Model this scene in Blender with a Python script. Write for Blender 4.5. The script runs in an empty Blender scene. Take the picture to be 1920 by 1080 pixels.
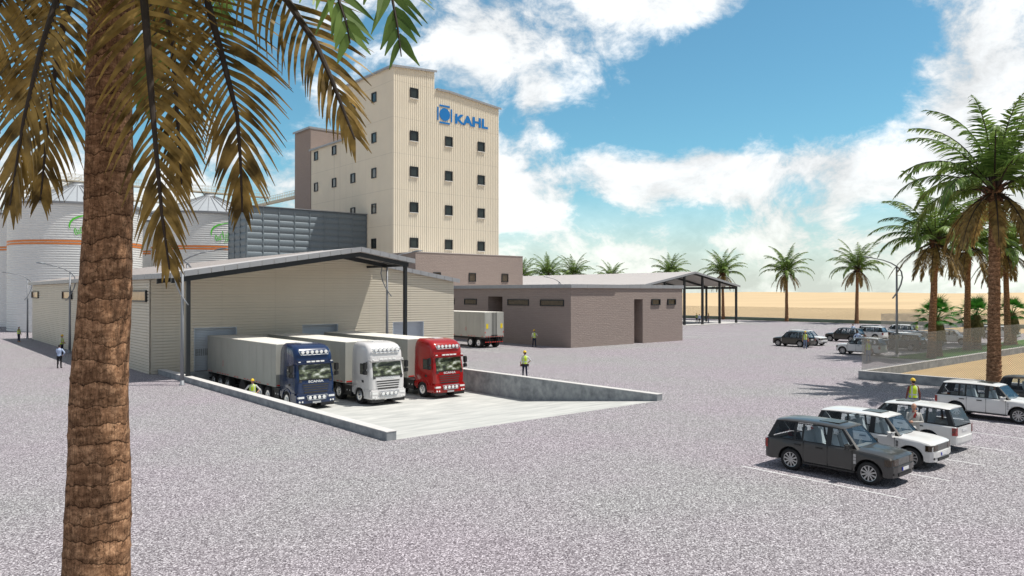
import bpy, bmesh, math, random
from mathutils import Vector, Matrix
SC = bpy.context.scene
COL = SC.collection
R = math.radians
# ---------------------------------------------------------------- camera
cam_data = bpy.data.cameras.new("camera")
cam = bpy.data.objects.new("camera", cam_data); COL.objects.link(cam)
cam.location = (0, 0, 5.7)
cam.rotation_euler = (R(90.37), 0, 0)
cam_data.sensor_width = 36.0
cam_data.lens = 36.0 * 1394 / 1920
cam_data.clip_start = 0.1
cam_data.clip_end = 30000
SC.camera = cam
# ---------------------------------------------------------------- sun and sky
SUN_EL, SUN_AZ = 65.5, 1.5            # elevation; azimuth counter-clockwise from +X
sun_data = bpy.data.lights.new("sun", 'SUN')
sun_data.energy = 5.0; sun_data.angle = R(0.5); sun_data.color = (1.0, 0.955, 0.88)
sun = bpy.data.objects.new("sun", sun_data); COL.objects.link(sun)
sd = Vector((math.cos(R(SUN_EL)) * math.cos(R(SUN_AZ)), math.cos(R(SUN_EL)) * math.sin(R(SUN_AZ)), math.sin(R(SUN_EL))))
sun.rotation_euler = (-sd).to_track_quat('-Z', 'Y').to_euler()
SC.view_settings.view_transform = 'Standard'
SC.view_settings.look = 'None'
SC.view_settings.exposure = -0.05
SC.view_settings.gamma = 1.0

world = bpy.data.worlds.new("World"); SC.world = world; world.use_nodes = True
def build_world():
    nt = world.node_tree; N = nt.nodes; L = nt.links
    for n in list(N): N.remove(n)
    out = N.new('ShaderNodeOutputWorld')
    sky = N.new('ShaderNodeTexSky'); sky.sky_type = 'NISHITA'; sky.sun_disc = False
    sky.sun_elevation = R(SUN_EL); sky.sun_rotation = R(90 - SUN_AZ)
    sky.air_density = 1.0; sky.dust_density = 0.3; sky.ozone_density = 2.0
    tint = N.new('ShaderNodeMix'); tint.data_type = 'RGBA'; tint.blend_type = 'MULTIPLY'; tint.inputs[0].default_value = 1.0
    L.new(sky.outputs[0], tint.inputs[6]); tint.inputs[7].default_value = (0.70, 1.14, 1.10, 1)
    bg = N.new('ShaderNodeBackground'); bg.inputs[1].default_value = 0.12
    L.new(tint.outputs[2], bg.inputs[0])
    tc = N.new('ShaderNodeTexCoord')
    def math_(op, a, b=None, c=None, clamp=False):
        m = N.new('ShaderNodeMath'); m.operation = op; m.use_clamp = clamp
        for i, v in enumerate((a, b, c)):
            if v is None: continue
            if isinstance(v, (int, float)): m.inputs[i].default_value = v
            else: L.new(v, m.inputs[i])
        return m.outputs[0]
    sep = N.new('ShaderNodeSeparateXYZ'); L.new(tc.outputs['Generated'], sep.inputs[0])
    z = math_('MAXIMUM', sep.outputs[2], 0.0)
    den = math_('ADD', z, 0.16)
    px = math_('DIVIDE', sep.outputs[0], den); py = math_('DIVIDE', sep.outputs[1], den)
    comb = N.new('ShaderNodeCombineXYZ'); L.new(px, comb.inputs[0]); L.new(py, comb.inputs[1]); comb.inputs[2].default_value = 3.7
    def noise(vec, scale, detail, rough, dist=0.0):
        n = N.new('ShaderNodeTexNoise'); n.inputs['Scale'].default_value = scale; n.inputs['Detail'].default_value = detail
        n.inputs['Roughness'].default_value = rough; n.inputs['Distortion'].default_value = dist
        L.new(vec, n.inputs['Vector']); return n.outputs[0]
    # soft billows laid on the dome, broken up by a warped finer layer
    wn = N.new('ShaderNodeTexNoise'); wn.inputs['Scale'].default_value = 5; wn.inputs['Detail'].default_value = 4; L.new(tc.outputs['Generated'], wn.inputs['Vector'])
    ws = N.new('ShaderNodeVectorMath'); ws.operation = 'MULTIPLY_ADD'; L.new(wn.outputs['Color'], ws.inputs[0]); ws.inputs[1].default_value = (.10, .10, .06); L.new(tc.outputs['Generated'], ws.inputs[2])
    mp = N.new('ShaderNodeMapping'); mp.inputs['Scale'].default_value = (1, 1, 1.5); L.new(ws.outputs[0], mp.inputs[0])
    n1 = noise(mp.outputs[0], 3.6, 3, 0.5)
    n2 = noise(mp.outputs[0], 8.5, 12, 0.64, 0.15)
    n = math_('ADD', math_('MULTIPLY', math_('SUBTRACT', n1, .5), 1.0), math_('MULTIPLY', math_('SUBTRACT', n2, .5), 3.1))
    bias = 0.0
    def blob(x, y, rad, wgt, sx=1.0):
        d = Vector(((x - 960) / 1394, 1, (549 - y) / 1394)).normalized()
        v = N.new('ShaderNodeVectorMath'); v.operation = 'SUBTRACT'; L.new(tc.outputs['Generated'], v.inputs[0]); v.inputs[1].default_value = d
        s = N.new('ShaderNodeVectorMath'); s.operation = 'MULTIPLY'; L.new(v.outputs[0], s.inputs[0]); s.inputs[1].default_value = (1 / sx, 1 / sx, 1)
        le = N.new('ShaderNodeVectorMath'); le.operation = 'LENGTH'; L.new(s.outputs[0], le.inputs[0])
        m = N.new('ShaderNodeMapRange'); m.interpolation_type = 'SMOOTHSTEP'
        m.inputs[1].default_value = 0; m.inputs[2].default_value = rad; m.inputs[3].default_value = wgt; m.inputs[4].default_value = 0
        L.new(le.outputs['Value'], m.inputs[0]); return m.outputs[0]
    # x, y: where on the dome, radius, amount (+ cloud, - open sky), stretch
    blobs = [(1400, 150, .14, -.62, 1.9), (1600, 150, .13, -.5, .9), (1160, 250, .07, -.42, 1.4), (1560, 60, .12, -.5, 1.0), (1060, 240, .06, -.25, 1),
             (500, 150, .13, -.5, 1.0), (230, 200, .12, -.2, .9), (950, 200, .05, -.3, .6), (640, 110, .06, -.2, 1.0), (700, 260, .06, -.2, 1),
             (900, 60, .14, .5, 1.0), (1005, 185, .06, .4, .8), (1130, 60, .10, .30, 1.5), (1840, 150, .18, .6, .7), (1900, 330, .16, .4, 1),
             (1290, 5, .05, .45, 2.4), (1560, 275, .05, .35, 1.6), (1200, 320, .05, .30, 2.4), (1400, 330, .05, .3, 2), (600, 200, .06, .3, .7), (440, 260, .06, .4, .8), (60, 300, .12, .3, .6),
             (1010, 320, .08, .25, 1.0), (1270, 350, .06, .25, 2.2), (1560, 330, .06, .3, 1.6), (950, 400, .05, .2, 1), (1290, 400, .04, -.42, 2.4), (1490, 350, .035, -.42, 2), (1120, 400, .035, -.4, 2), (960, 430, .03, -.3, 1.5), (1640, 400, .03, -.3, 2), (1330, 300, .03, .4, 1.4), (1130, 300, .03, .4, 1.6)]
    for b in blobs:
        bias = math_('ADD', bias, blob(*b))
    elev = N.new('ShaderNodeMapRange'); elev.interpolation_type = 'SMOOTHSTEP'; L.new(sep.outputs[2], elev.inputs[0])
    elev.inputs[1].default_value = 0.12; elev.inputs[2].default_value = 0.22; elev.inputs[3].default_value = .33; elev.inputs[4].default_value = 0.0
    bias = math_('ADD', bias, elev.outputs[0])
    zen = N.new('ShaderNodeMapRange'); zen.interpolation_type = 'SMOOTHSTEP'; L.new(sep.outputs[2], zen.inputs[0])
    zen.inputs[1].default_value = 0.36; zen.inputs[2].default_value = 0.55; zen.inputs[3].default_value = 0; zen.inputs[4].default_value = -.30  # clears cloud above the frame, shaped to lower the fill light
    bias = math_('ADD', bias, zen.outputs[0])
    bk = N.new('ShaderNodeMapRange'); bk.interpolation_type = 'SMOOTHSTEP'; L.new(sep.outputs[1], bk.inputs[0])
    bk.inputs[1].default_value = -.2; bk.inputs[2].default_value = 0.35; bk.inputs[3].default_value = -.18; bk.inputs[4].default_value = 0  # clears cloud behind the camera, also to hold fill light down
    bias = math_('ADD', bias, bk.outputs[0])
    cov = math_('ADD', n, bias)
    mr = N.new('ShaderNodeMapRange'); mr.interpolation_type = 'SMOOTHSTEP'; L.new(cov, mr.inputs[0])
    mr.inputs[1].default_value = -0.14; mr.inputs[2].default_value = 0.50; mr.inputs[3].default_value = 0; mr.inputs[4].default_value = 1
    # cloud body: thick parts white, thin hollows a touch grey-blue, warmer towards the horizon
    cr = N.new('ShaderNodeMapRange'); L.new(n2, cr.inputs[0]); cr.inputs[1].default_value = .40; cr.inputs[2].default_value = .58; cr.inputs[3].default_value = .76; cr.inputs[4].default_value = 1.12
    low = N.new('ShaderNodeMapRange'); low.interpolation_type = 'SMOOTHSTEP'; L.new(sep.outputs[2], low.inputs[0])
    low.inputs[1].default_value = 0.0; low.inputs[2].default_value = 0.17; low.inputs[3].default_value = 1; low.inputs[4].default_value = 0
    cm = N.new('ShaderNodeMix'); cm.data_type = 'RGBA'; L.new(low.outputs[0], cm.inputs[0])
    cm.inputs[6].default_value = (0.97, 1.0, 1.02, 1); cm.inputs[7].default_value = (0.93, 0.98, 0.90, 1)
    cb = N.new('ShaderNodeBackground'); L.new(cm.outputs[2], cb.inputs[0]); L.new(cr.outputs[0], cb.inputs[1])
    hz = N.new('ShaderNodeMapRange'); hz.interpolation_type = 'SMOOTHSTEP'; L.new(sep.outputs[2], hz.inputs[0])
    hz.inputs[1].default_value = 0.0; hz.inputs[2].default_value = 0.16; hz.inputs[3].default_value = .93; hz.inputs[4].default_value = 0.0
    fill_veil = N.new('ShaderNodeMapRange'); fill_veil.interpolation_type = 'SMOOTHSTEP'; L.new(sep.outputs[2], fill_veil.inputs[0])
    fill_veil.inputs[1].default_value = 0.40; fill_veil.inputs[2].default_value = 0.6; fill_veil.inputs[3].default_value = 0; fill_veil.inputs[4].default_value = .20  # pale veil added above the frame so the fill is less blue
    fac = math_('MAXIMUM', math_('MAXIMUM', mr.outputs[0], hz.outputs[0]), fill_veil.outputs[0])
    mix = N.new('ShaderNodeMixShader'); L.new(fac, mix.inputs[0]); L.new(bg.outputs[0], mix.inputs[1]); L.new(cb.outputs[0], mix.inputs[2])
    # unseen dim grey layer overhead and behind the viewpoint, added for neutral fill light
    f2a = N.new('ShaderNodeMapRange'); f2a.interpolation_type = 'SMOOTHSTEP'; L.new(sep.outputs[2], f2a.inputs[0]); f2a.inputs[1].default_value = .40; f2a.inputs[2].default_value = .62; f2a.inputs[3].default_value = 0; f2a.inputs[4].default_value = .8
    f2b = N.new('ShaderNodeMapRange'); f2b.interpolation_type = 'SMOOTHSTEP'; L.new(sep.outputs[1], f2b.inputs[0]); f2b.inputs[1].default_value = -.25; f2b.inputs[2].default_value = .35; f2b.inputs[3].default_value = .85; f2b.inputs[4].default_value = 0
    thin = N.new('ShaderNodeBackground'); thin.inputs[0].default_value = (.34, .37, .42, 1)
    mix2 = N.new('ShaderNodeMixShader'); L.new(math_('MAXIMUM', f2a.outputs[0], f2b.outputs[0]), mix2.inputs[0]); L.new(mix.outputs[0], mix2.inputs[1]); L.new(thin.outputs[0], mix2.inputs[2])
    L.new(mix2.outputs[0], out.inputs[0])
build_world()

# ---------------------------------------------------------------- site frame: A runs along the gable fronts, B away from them
TH = math.atan2(1185, 1394); CA, SA = math.cos(TH), math.sin(TH)
def W(A, B, z=0.0): return Vector((CA * A - SA * B, SA * A + CA * B, z))
rnd = random.Random(7)

# ---------------------------------------------------------------- materials
def mat(name, col, rough=0.6, metal=0.0, var=0.0, vscale=3.0, bump=0.0, bscale=20.0, spec=0.5, col2=None, detail=5.0, coat=0.0, dist=0.02, vs=(1, 1, 1)):
    m = bpy.data.materials.new(name); m.use_nodes = True
    nt = m.node_tree; N = nt.nodes; L = nt.links; p = N['Principled BSDF']
    p.inputs['Base Color'].default_value = (*col, 1); p.inputs['Roughness'].default_value = rough
    p.inputs['Metallic'].default_value = metal; p.inputs['Specular IOR Level'].default_value = spec
    if coat: p.inputs['Coat Weight'].default_value = coat; p.inputs['Coat Roughness'].default_value = 0.04
    if var or bump:
        tc = N.new('ShaderNodeTexCoord'); mp = N.new('ShaderNodeMapping'); mp.inputs['Scale'].default_value = vs
        L.new(tc.outputs['Object'], mp.inputs[0])
    if var:
        n = N.new('ShaderNodeTexNoise'); n.inputs['Scale'].default_value = vscale; n.inputs['Detail'].default_value = detail; n.inputs['Roughness'].default_value = .6
        L.new(mp.outputs[0], n.inputs['Vector'])
        r = N.new('ShaderNodeMapRange'); r.inputs[1].default_value = .3; r.inputs[2].default_value = .7; L.new(n.outputs[0], r.inputs[0])
        mx = N.new('ShaderNodeMix'); mx.data_type = 'RGBA'; L.new(r.outputs[0], mx.inputs[0])
        c2 = col2 or tuple(c * (1 - var) for c in col)
        mx.inputs[6].default_value = (*c2, 1); mx.inputs[7].default_value = (*col, 1)
        L.new(mx.outputs[2], p.inputs['Base Color'])
    if bump:
        n = N.new('ShaderNodeTexNoise'); n.inputs['Scale'].default_value = bscale; n.inputs['Detail'].default_value = 6
        L.new(mp.outputs[0], n.inputs['Vector'])
        b = N.new('ShaderNodeBump'); b.inputs['Strength'].default_value = bump; b.inputs['Distance'].default_value = dist
        L.new(n.outputs[0], b.inputs['Height']); L.new(b.outputs[0], p.inputs['Normal'])
    return m
M = {}
M['roof'] = mat('roof_sheet', (.56, .52, .50), .5, 0, .08, .8)
M['fascia'] = mat('fascia_sheet', (.36, .37, .39), .45, .2, .1, 2)
M['darksteel'] = mat('dark_steel', (.018, .022, .026), .45, .2)
M['zinc'] = mat('galvanised', (.27, .285, .31), .55, .2, .15, 3)
M['door'] = mat('door_grey', (.62, .68, .74), .5, .1, .06, 2)
M['concrete'] = mat('concrete_wall', (.40, .42, .43), .85, 0, .5, 1.9, .25, 30, col2=(.17, .185, .20), detail=9)
M['coping'] = mat('coping', (.66, .64, .62), .85, 0, .15, 4)
M['white'] = mat('white_trim', (.7, .69, .66), .5)
M['black'] = mat('black_plastic', (.012, .012, .013), .45)
M['rubber'] = mat('rubber', (.02, .02, .021), .8, 0, .3, 8)
M['chrome'] = mat('chrome', (.7, .71, .73), .18, 1.0)
M['alloy'] = mat('alloy', (.42, .43, .44), .32, .85)
M['plate_blue'] = mat('plate_blue', (.01, .03, .5), .4)
M['plate'] = mat('plate_white', (.75, .75, .75), .4)
M['lens'] = mat('lamp_lens', (.88, .88, .87), .35, 0, coat=.3)
M['silver'] = mat('silver_letters', (.78, .79, .80), .35, .3)
M['dlens'] = mat('headlamp_smoke', (.05, .03, .014), .15, .1, .6, 30, coat=.5)
M['redlens'] = mat('red_lens', (.42, .012, .01), .15, 0, .85, 9, coat=.5)
M['seat'] = mat('seat_fabric', (.62, .66, .68), .8)
M['yellow'] = mat('sign_yellow', (.8, .62, .02), .5)
M['red'] = mat('marker_red', (.6, .03, .02), .5)
M['logo'] = mat('logo_blue', (.0, .17, .50), .5)
M['green'] = mat('logo_green', (.10, .62, .03), .5)
M['orange'] = mat('band_orange', (.78, .24, .05), .5)
M['rust'] = mat('frame_rusty', (.12, .085, .07), .7, .2, .5, 6)
M['pane_warm'] = mat('pane_warm', (.50, .30, .17), .15, 0, .35, 1.2)
M['pane_dim'] = mat('pane_dim', (.10, .075, .05), .12, 0, .4, 2)

def panel_mat(name, col, ul, vl, line=.8, w=.012, var=.06):
    """sheet cladding: flat colour, faint sheet joints every ul along and vl up"""
    m = mat(name, col, .5, .05, var, .35)
    nt = m.node_tree; N = nt.nodes; L = nt.links; p = N['Principled BSDF']
    tc = [n for n in N if n.type == 'TEX_COORD'][0]
    src = p.inputs['Base Color'].links[0].from_socket
    sp = N.new('ShaderNodeSeparateXYZ'); L.new(tc.outputs['Object'], sp.inputs[0])
    def lines(sock, step):
        a = N.new('ShaderNodeMath'); a.operation = 'DIVIDE'; L.new(sock, a.inputs[0]); a.inputs[1].default_value = step
        b = N.new('ShaderNodeMath'); b.operation = 'FRACT'; L.new(a.outputs[0], b.inputs[0])
        c = N.new('ShaderNodeMath'); c.operation = 'LESS_THAN'; L.new(b.outputs[0], c.inputs[0]); c.inputs[1].default_value = w / step * 4
        return c.outputs[0]
    s = N.new('ShaderNodeMath'); s.operation = 'ADD'; L.new(sp.outputs[0], s.inputs[0]); L.new(sp.outputs[1], s.inputs[1])
    mx = N.new('ShaderNodeMath'); mx.operation = 'MAXIMUM'; L.new(lines(s.outputs[0], ul), mx.inputs[0]); L.new(lines(sp.outputs[2], vl), mx.inputs[1])
    mix = N.new('ShaderNodeMix'); mix.data_type = 'RGBA'; mix.blend_type = 'MULTIPLY'
    L.new(mx.outputs[0], mix.inputs[0]); L.new(src, mix.inputs[6]); mix.inputs[7].default_value = (line, line, line, 1)
    L.new(mix.outputs[2], p.inputs['Base Color'])
    return m
M['clad_dock'] = panel_mat('dock_cladding', (.70, .645, .535), 4.1, 2.28, .88, .010)
M['clad_tower'] = panel_mat('tower_cladding', (.79, .72, .59), 2.0, 5.05, .84, .018)
M['silo'] = mat('silo_sheet', (.82, .83, .82), .5, .05, .10, 1.2, vs=(1, 1, 6))

def brick_mat():
    m = mat('split_brick', (.315, .25, .235), .9)
    nt = m.node_tree; N = nt.nodes; L = nt.links; p = N['Principled BSDF']
    tc = N.new('ShaderNodeTexCoord'); sp = N.new('ShaderNodeSeparateXYZ'); L.new(tc.outputs['Object'], sp.inputs[0])
    s = N.new('ShaderNodeMath'); s.operation = 'ADD'; L.new(sp.outputs[0], s.inputs[0]); L.new(sp.outputs[1], s.inputs[1])
    c = N.new('ShaderNodeCombineXYZ'); L.new(s.outputs[0], c.inputs[0]); L.new(sp.outputs[2], c.inputs[1])
    b = N.new('ShaderNodeTexBrick'); L.new(c.outputs[0], b.inputs['Vector']); b.inputs['Scale'].default_value = 1.0
    b.inputs['Brick Width'].default_value = .62; b.inputs['Row Height'].default_value = .19; b.inputs['Mortar Size'].default_value = .016
    b.inputs['Color1'].default_value = (.345, .28, .25, 1); b.inputs['Color2'].default_value = (.325, .262, .236, 1); b.inputs['Mortar'].default_value = (.29, .235, .21, 1)
    n = N.new('ShaderNodeTexNoise'); n.inputs['Scale'].default_value = 3.2; n.inputs['Detail'].default_value = 6; n.inputs['Roughness'].default_value = .7
    mp = N.new('ShaderNodeMapping'); mp.inputs['Scale'].default_value = (1, 2.6, 1); L.new(c.outputs[0], mp.inputs[0]); L.new(mp.outputs[0], n.inputs['Vector'])
    ad = N.new('ShaderNodeMath'); ad.operation = 'MULTIPLY_ADD'; L.new(n.outputs[0], ad.inputs[0]); ad.inputs[1].default_value = 1.6
    iv = N.new('ShaderNodeMath'); iv.operation = 'MULTIPLY'; L.new(b.outputs['Fac'], iv.inputs[0]); iv.inputs[1].default_value = -.6
    L.new(iv.outputs[0], ad.inputs[2])
    bp = N.new('ShaderNodeBump'); bp.inputs['Strength'].default_value = .6; bp.inputs['Distance'].default_value = .07; L.new(ad.outputs[0], bp.inputs['Height'])
    L.new(bp.outputs[0], p.inputs['Normal']); L.new(b.outputs['Color'], p.inputs['Base Color'])
    return m
M['brick'] = brick_mat()

def speck_mat(name, cols, scales, big, rough=.95, bump=.5, bsc=14, bd=.03):
    """loose stones: small speckles of three tones over a slow tone drift"""
    m = mat(name, cols[0], rough)
    nt = m.node_tree; N = nt.nodes; L = nt.links; p = N['Principled BSDF']; p.inputs['Specular IOR Level'].default_value = .2
    tc = N.new('ShaderNodeTexCoord'); src = tc.outputs['Object']
    v = N.new('ShaderNodeTexVoronoi'); v.inputs['Scale'].default_value = scales[0]; L.new(src, v.inputs['Vector'])
    sp = N.new('ShaderNodeSeparateColor'); L.new(v.outputs['Color'], sp.inputs[0])
    r = N.new('ShaderNodeValToRGB'); L.new(sp.outputs[0], r.inputs[0]); e = r.color_ramp.elements
    e[0].position = 0; e[0].color = (*cols[0], 1); e[1].position = 1; e[1].color = (*cols[-1], 1)
    for i, c in enumerate(cols[1:-1]):
        q = e.new((i + 1) / (len(cols) - 1)); q.color = (*c, 1)
    n = N.new('ShaderNodeTexNoise'); n.inputs['Scale'].default_value = scales[1]; n.inputs['Detail'].default_value = 4; n.inputs['Roughness'].default_value = .7; L.new(src, n.inputs['Vector'])
    mr = N.new('ShaderNodeMapRange'); L.new(n.outputs[0], mr.inputs[0]); mr.inputs[1].default_value = .32; mr.inputs[2].default_value = .68; mr.inputs[3].default_value = .62; mr.inputs[4].default_value = 1.30
    n2 = N.new('ShaderNodeTexNoise'); n2.inputs['Scale'].default_value = .12; n2.inputs['Detail'].default_value = 5; L.new(src, n2.inputs['Vector'])
    mr2 = N.new('ShaderNodeMapRange'); L.new(n2.outputs[0], mr2.inputs[0]); mr2.inputs[1].default_value = .35; mr2.inputs[2].default_value = .65
    tm = N.new('ShaderNodeMix'); tm.data_type = 'RGBA'; L.new(mr2.outputs[0], tm.inputs[0]); tm.inputs[6].default_value = (*big[0], 1); tm.inputs[7].default_value = (*big[1], 1)
    m1 = N.new('ShaderNodeVectorMath'); m1.operation = 'MULTIPLY'; L.new(r.outputs[0], m1.inputs[0]); L.new(tm.outputs[2], m1.inputs[1])
    m2 = N.new('ShaderNodeVectorMath'); m2.operation = 'SCALE'; L.new(m1.outputs[0], m2.inputs[0]); L.new(mr.outputs[0], m2.inputs['Scale'])
    L.new(m2.outputs[0], p.inputs['Base Color'])
    nb = N.new('ShaderNodeTexNoise'); nb.inputs['Scale'].default_value = bsc; nb.inputs['Detail'].default_value = 6; L.new(src, nb.inputs['Vector'])
    b = N.new('ShaderNodeBump'); b.inputs['Strength'].default_value = bump; b.inputs['Distance'].default_value = bd; L.new(nb.outputs[0], b.inputs['Height']); L.new(b.outputs[0], p.inputs['Normal'])
    return m
M['gravel'] = speck_mat('gravel', [(.085, .073, .081), (.24, .222, .234), (.32, .30, .312), (.74, .715, .73)], (34, 48), [(.98, .93, .98), (.94, .97, .95)], bump=.8, bsc=26, bd=.03)
M['sand'] = mat('sand', (.58, .42, .235), .95, 0, .16, .6, .3, 5, vs=(.25, 1.6, 1), spec=.1)
M['desert'] = mat('desert_sand', (.64, .48, .29), .95, 0, .2, .02, 0, vs=(.3, 1.0, 1), spec=.1, detail=8)
M['grass'] = speck_mat('grass', [(.02, .07, .012), (.05, .15, .02), (.10, .24, .04)], (9, 6), [(1, 1, 1), (.8, .9, .7)], bump=.8)
def apron_mat():
    m = mat('apron_concrete', (.60, .595, .565), .9, 0, .22, .8, .1, 12, vs=(.6, 1.9, 1), col2=(.40, .405, .39), detail=11)
    return m
M['apron'] = apron_mat()
M['wallgreen'] = mat('green_wall', (.19, .26, .21), .9, 0, .3, 3)
M['paint'] = mat('line_paint', (.80, .80, .80), .8, 0, .35, 6)

def mesh_mat(name, col, cell, wire, alpha_fill=0.0):
    """woven wire: opaque wires on a diamond grid, holes see-through"""
    m = mat(name, col, .5, .3); nt = m.node_tree; N = nt.nodes; L = nt.links; p = N['Principled BSDF']
    tc = N.new('ShaderNodeTexCoord'); sp = N.new('ShaderNodeSeparateXYZ'); L.new(tc.outputs['Object'], sp.inputs[0])
    u = N.new('ShaderNodeMath'); u.operation = 'ADD'; L.new(sp.outputs[0], u.inputs[0]); L.new(sp.outputs[1], u.inputs[1])
    def band(op):
        a = N.new('ShaderNodeMath'); a.operation = op; L.new(u.outputs[0], a.inputs[0]); L.new(sp.outputs[2], a.inputs[1])
        b = N.new('ShaderNodeMath'); b.operation = 'DIVIDE'; L.new(a.outputs[0], b.inputs[0]); b.inputs[1].default_value = cell
        c = N.new('ShaderNodeMath'); c.operation = 'FRACT'; L.new(b.outputs[0], c.inputs[0])
        d = N.new('ShaderNodeMath'); d.operation = 'LESS_THAN'; L.new(c.outputs[0], d.inputs[0]); d.inputs[1].default_value = wire
        return d.outputs[0]
    mx = N.new('ShaderNodeMath'); mx.operation = 'MAXIMUM'; L.new(band('ADD'), mx.inputs[0]); L.new(band('SUBTRACT'), mx.inputs[1])
    L.new(mx.outputs[0], p.inputs['Alpha'])
    return m
M['mesh_grey'] = mesh_mat('wire_mesh_grey', (.28, .285, .28), .11, .19)
M['mesh_tan'] = mesh_mat('wire_mesh_tan', (.44, .34, .20), .26, .20)

def glass_mat(name, tint, gl=.25, rough=.03):
    m = bpy.data.materials.new(name); m.use_nodes = True; nt = m.node_tree; N = nt.nodes; L = nt.links
    N.remove(N['Principled BSDF']); out = N['Material Output']
    t = N.new('ShaderNodeBsdfTransparent'); t.inputs[0].default_value = (*tint, 1)
    g = N.new('ShaderNodeBsdfGlossy'); g.inputs['Roughness'].default_value = rough; g.inputs[0].default_value = (.9, .95, 1, 1)
    f = N.new('ShaderNodeFresnel'); f.inputs[0].default_value = 1.5
    a = N.new('ShaderNodeMath'); a.operation = 'ADD'; a.use_clamp = True; L.new(f.outputs[0], a.inputs[0]); a.inputs[1].default_value = gl
    mx = N.new('ShaderNodeMixShader'); L.new(a.outputs[0], mx.inputs[0]); L.new(t.outputs[0], mx.inputs[1]); L.new(g.outputs[0], mx.inputs[2])
    L.new(mx.outputs[0], out.inputs[0]); return m
M['glass'] = glass_mat('car_glass', (.80, .85, .87), -.01)
M['glass_dark'] = glass_mat('truck_glass', (.40, .46, .42), .12)
M['tower_glass'] = mat('tower_pane', (.035, .045, .04), .08, 0, .4, .3, coat=.5)

def leaf_mat(name, c1, c2, scale, trans=.35, rough=.55):
    m = bpy.data.materials.new(name); m.use_nodes = True; nt = m.node_tree; N = nt.nodes; L = nt.links
    p = N['Principled BSDF']; out = N['Material Output']; p.inputs['Roughness'].default_value = rough; p.inputs['Specular IOR Level'].default_value = .3
    tc = N.new('ShaderNodeTexCoord'); n = N.new('ShaderNodeTexNoise'); n.inputs['Scale'].default_value = scale; n.inputs['Detail'].default_value = 4; L.new(tc.outputs['Object'], n.inputs['Vector'])
    r = N.new('ShaderNodeMapRange'); r.inputs[1].default_value = .33; r.inputs[2].default_value = .67; L.new(n.outputs[0], r.inputs[0])
    mx = N.new('ShaderNodeMix'); mx.data_type = 'RGBA'; L.new(r.outputs[0], mx.inputs[0]); mx.inputs[6].default_value = (*c1, 1); mx.inputs[7].default_value = (*c2, 1)
    L.new(mx.outputs[2], p.inputs['Base Color'])
    t = N.new('ShaderNodeBsdfTranslucent'); L.new(mx.outputs[2], t.inputs[0])
    ms = N.new('ShaderNodeMixShader'); ms.inputs[0].default_value = trans; L.new(p.outputs[0], ms.inputs[1]); L.new(t.outputs[0], ms.inputs[2])
    L.new(ms.outputs[0], out.inputs[0]); return m
M['leaf'] = leaf_mat('palm_leaf', (.06, .12, .02), (.23, .34, .08), 1.2, .3, .42)
M['leaf_dead'] = leaf_mat('palm_leaf_dry', (.13, .085, .026), (.38, .26, .09), 3.5, .3)
M['leaf_dead_near'] = leaf_mat('palm_leaf_dry_near', (.085, .052, .010), (.48, .31, .085), 4.0, .28)
M['leaf_fan'] = leaf_mat('fan_leaf', (.02, .09, .012), (.07, .26, .03), 2.5, .3)
M['skirt'] = leaf_mat('fan_skirt', (.07, .065, .02), (.17, .14, .055), 5, .1, .9)
M['rachis'] = mat('frond_stem', (.045, .028, .016), .7, 0, .4, 5)
M['stub'] = mat('frond_stub', (.16, .07, .035), .8, 0, .4, 5)
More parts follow.
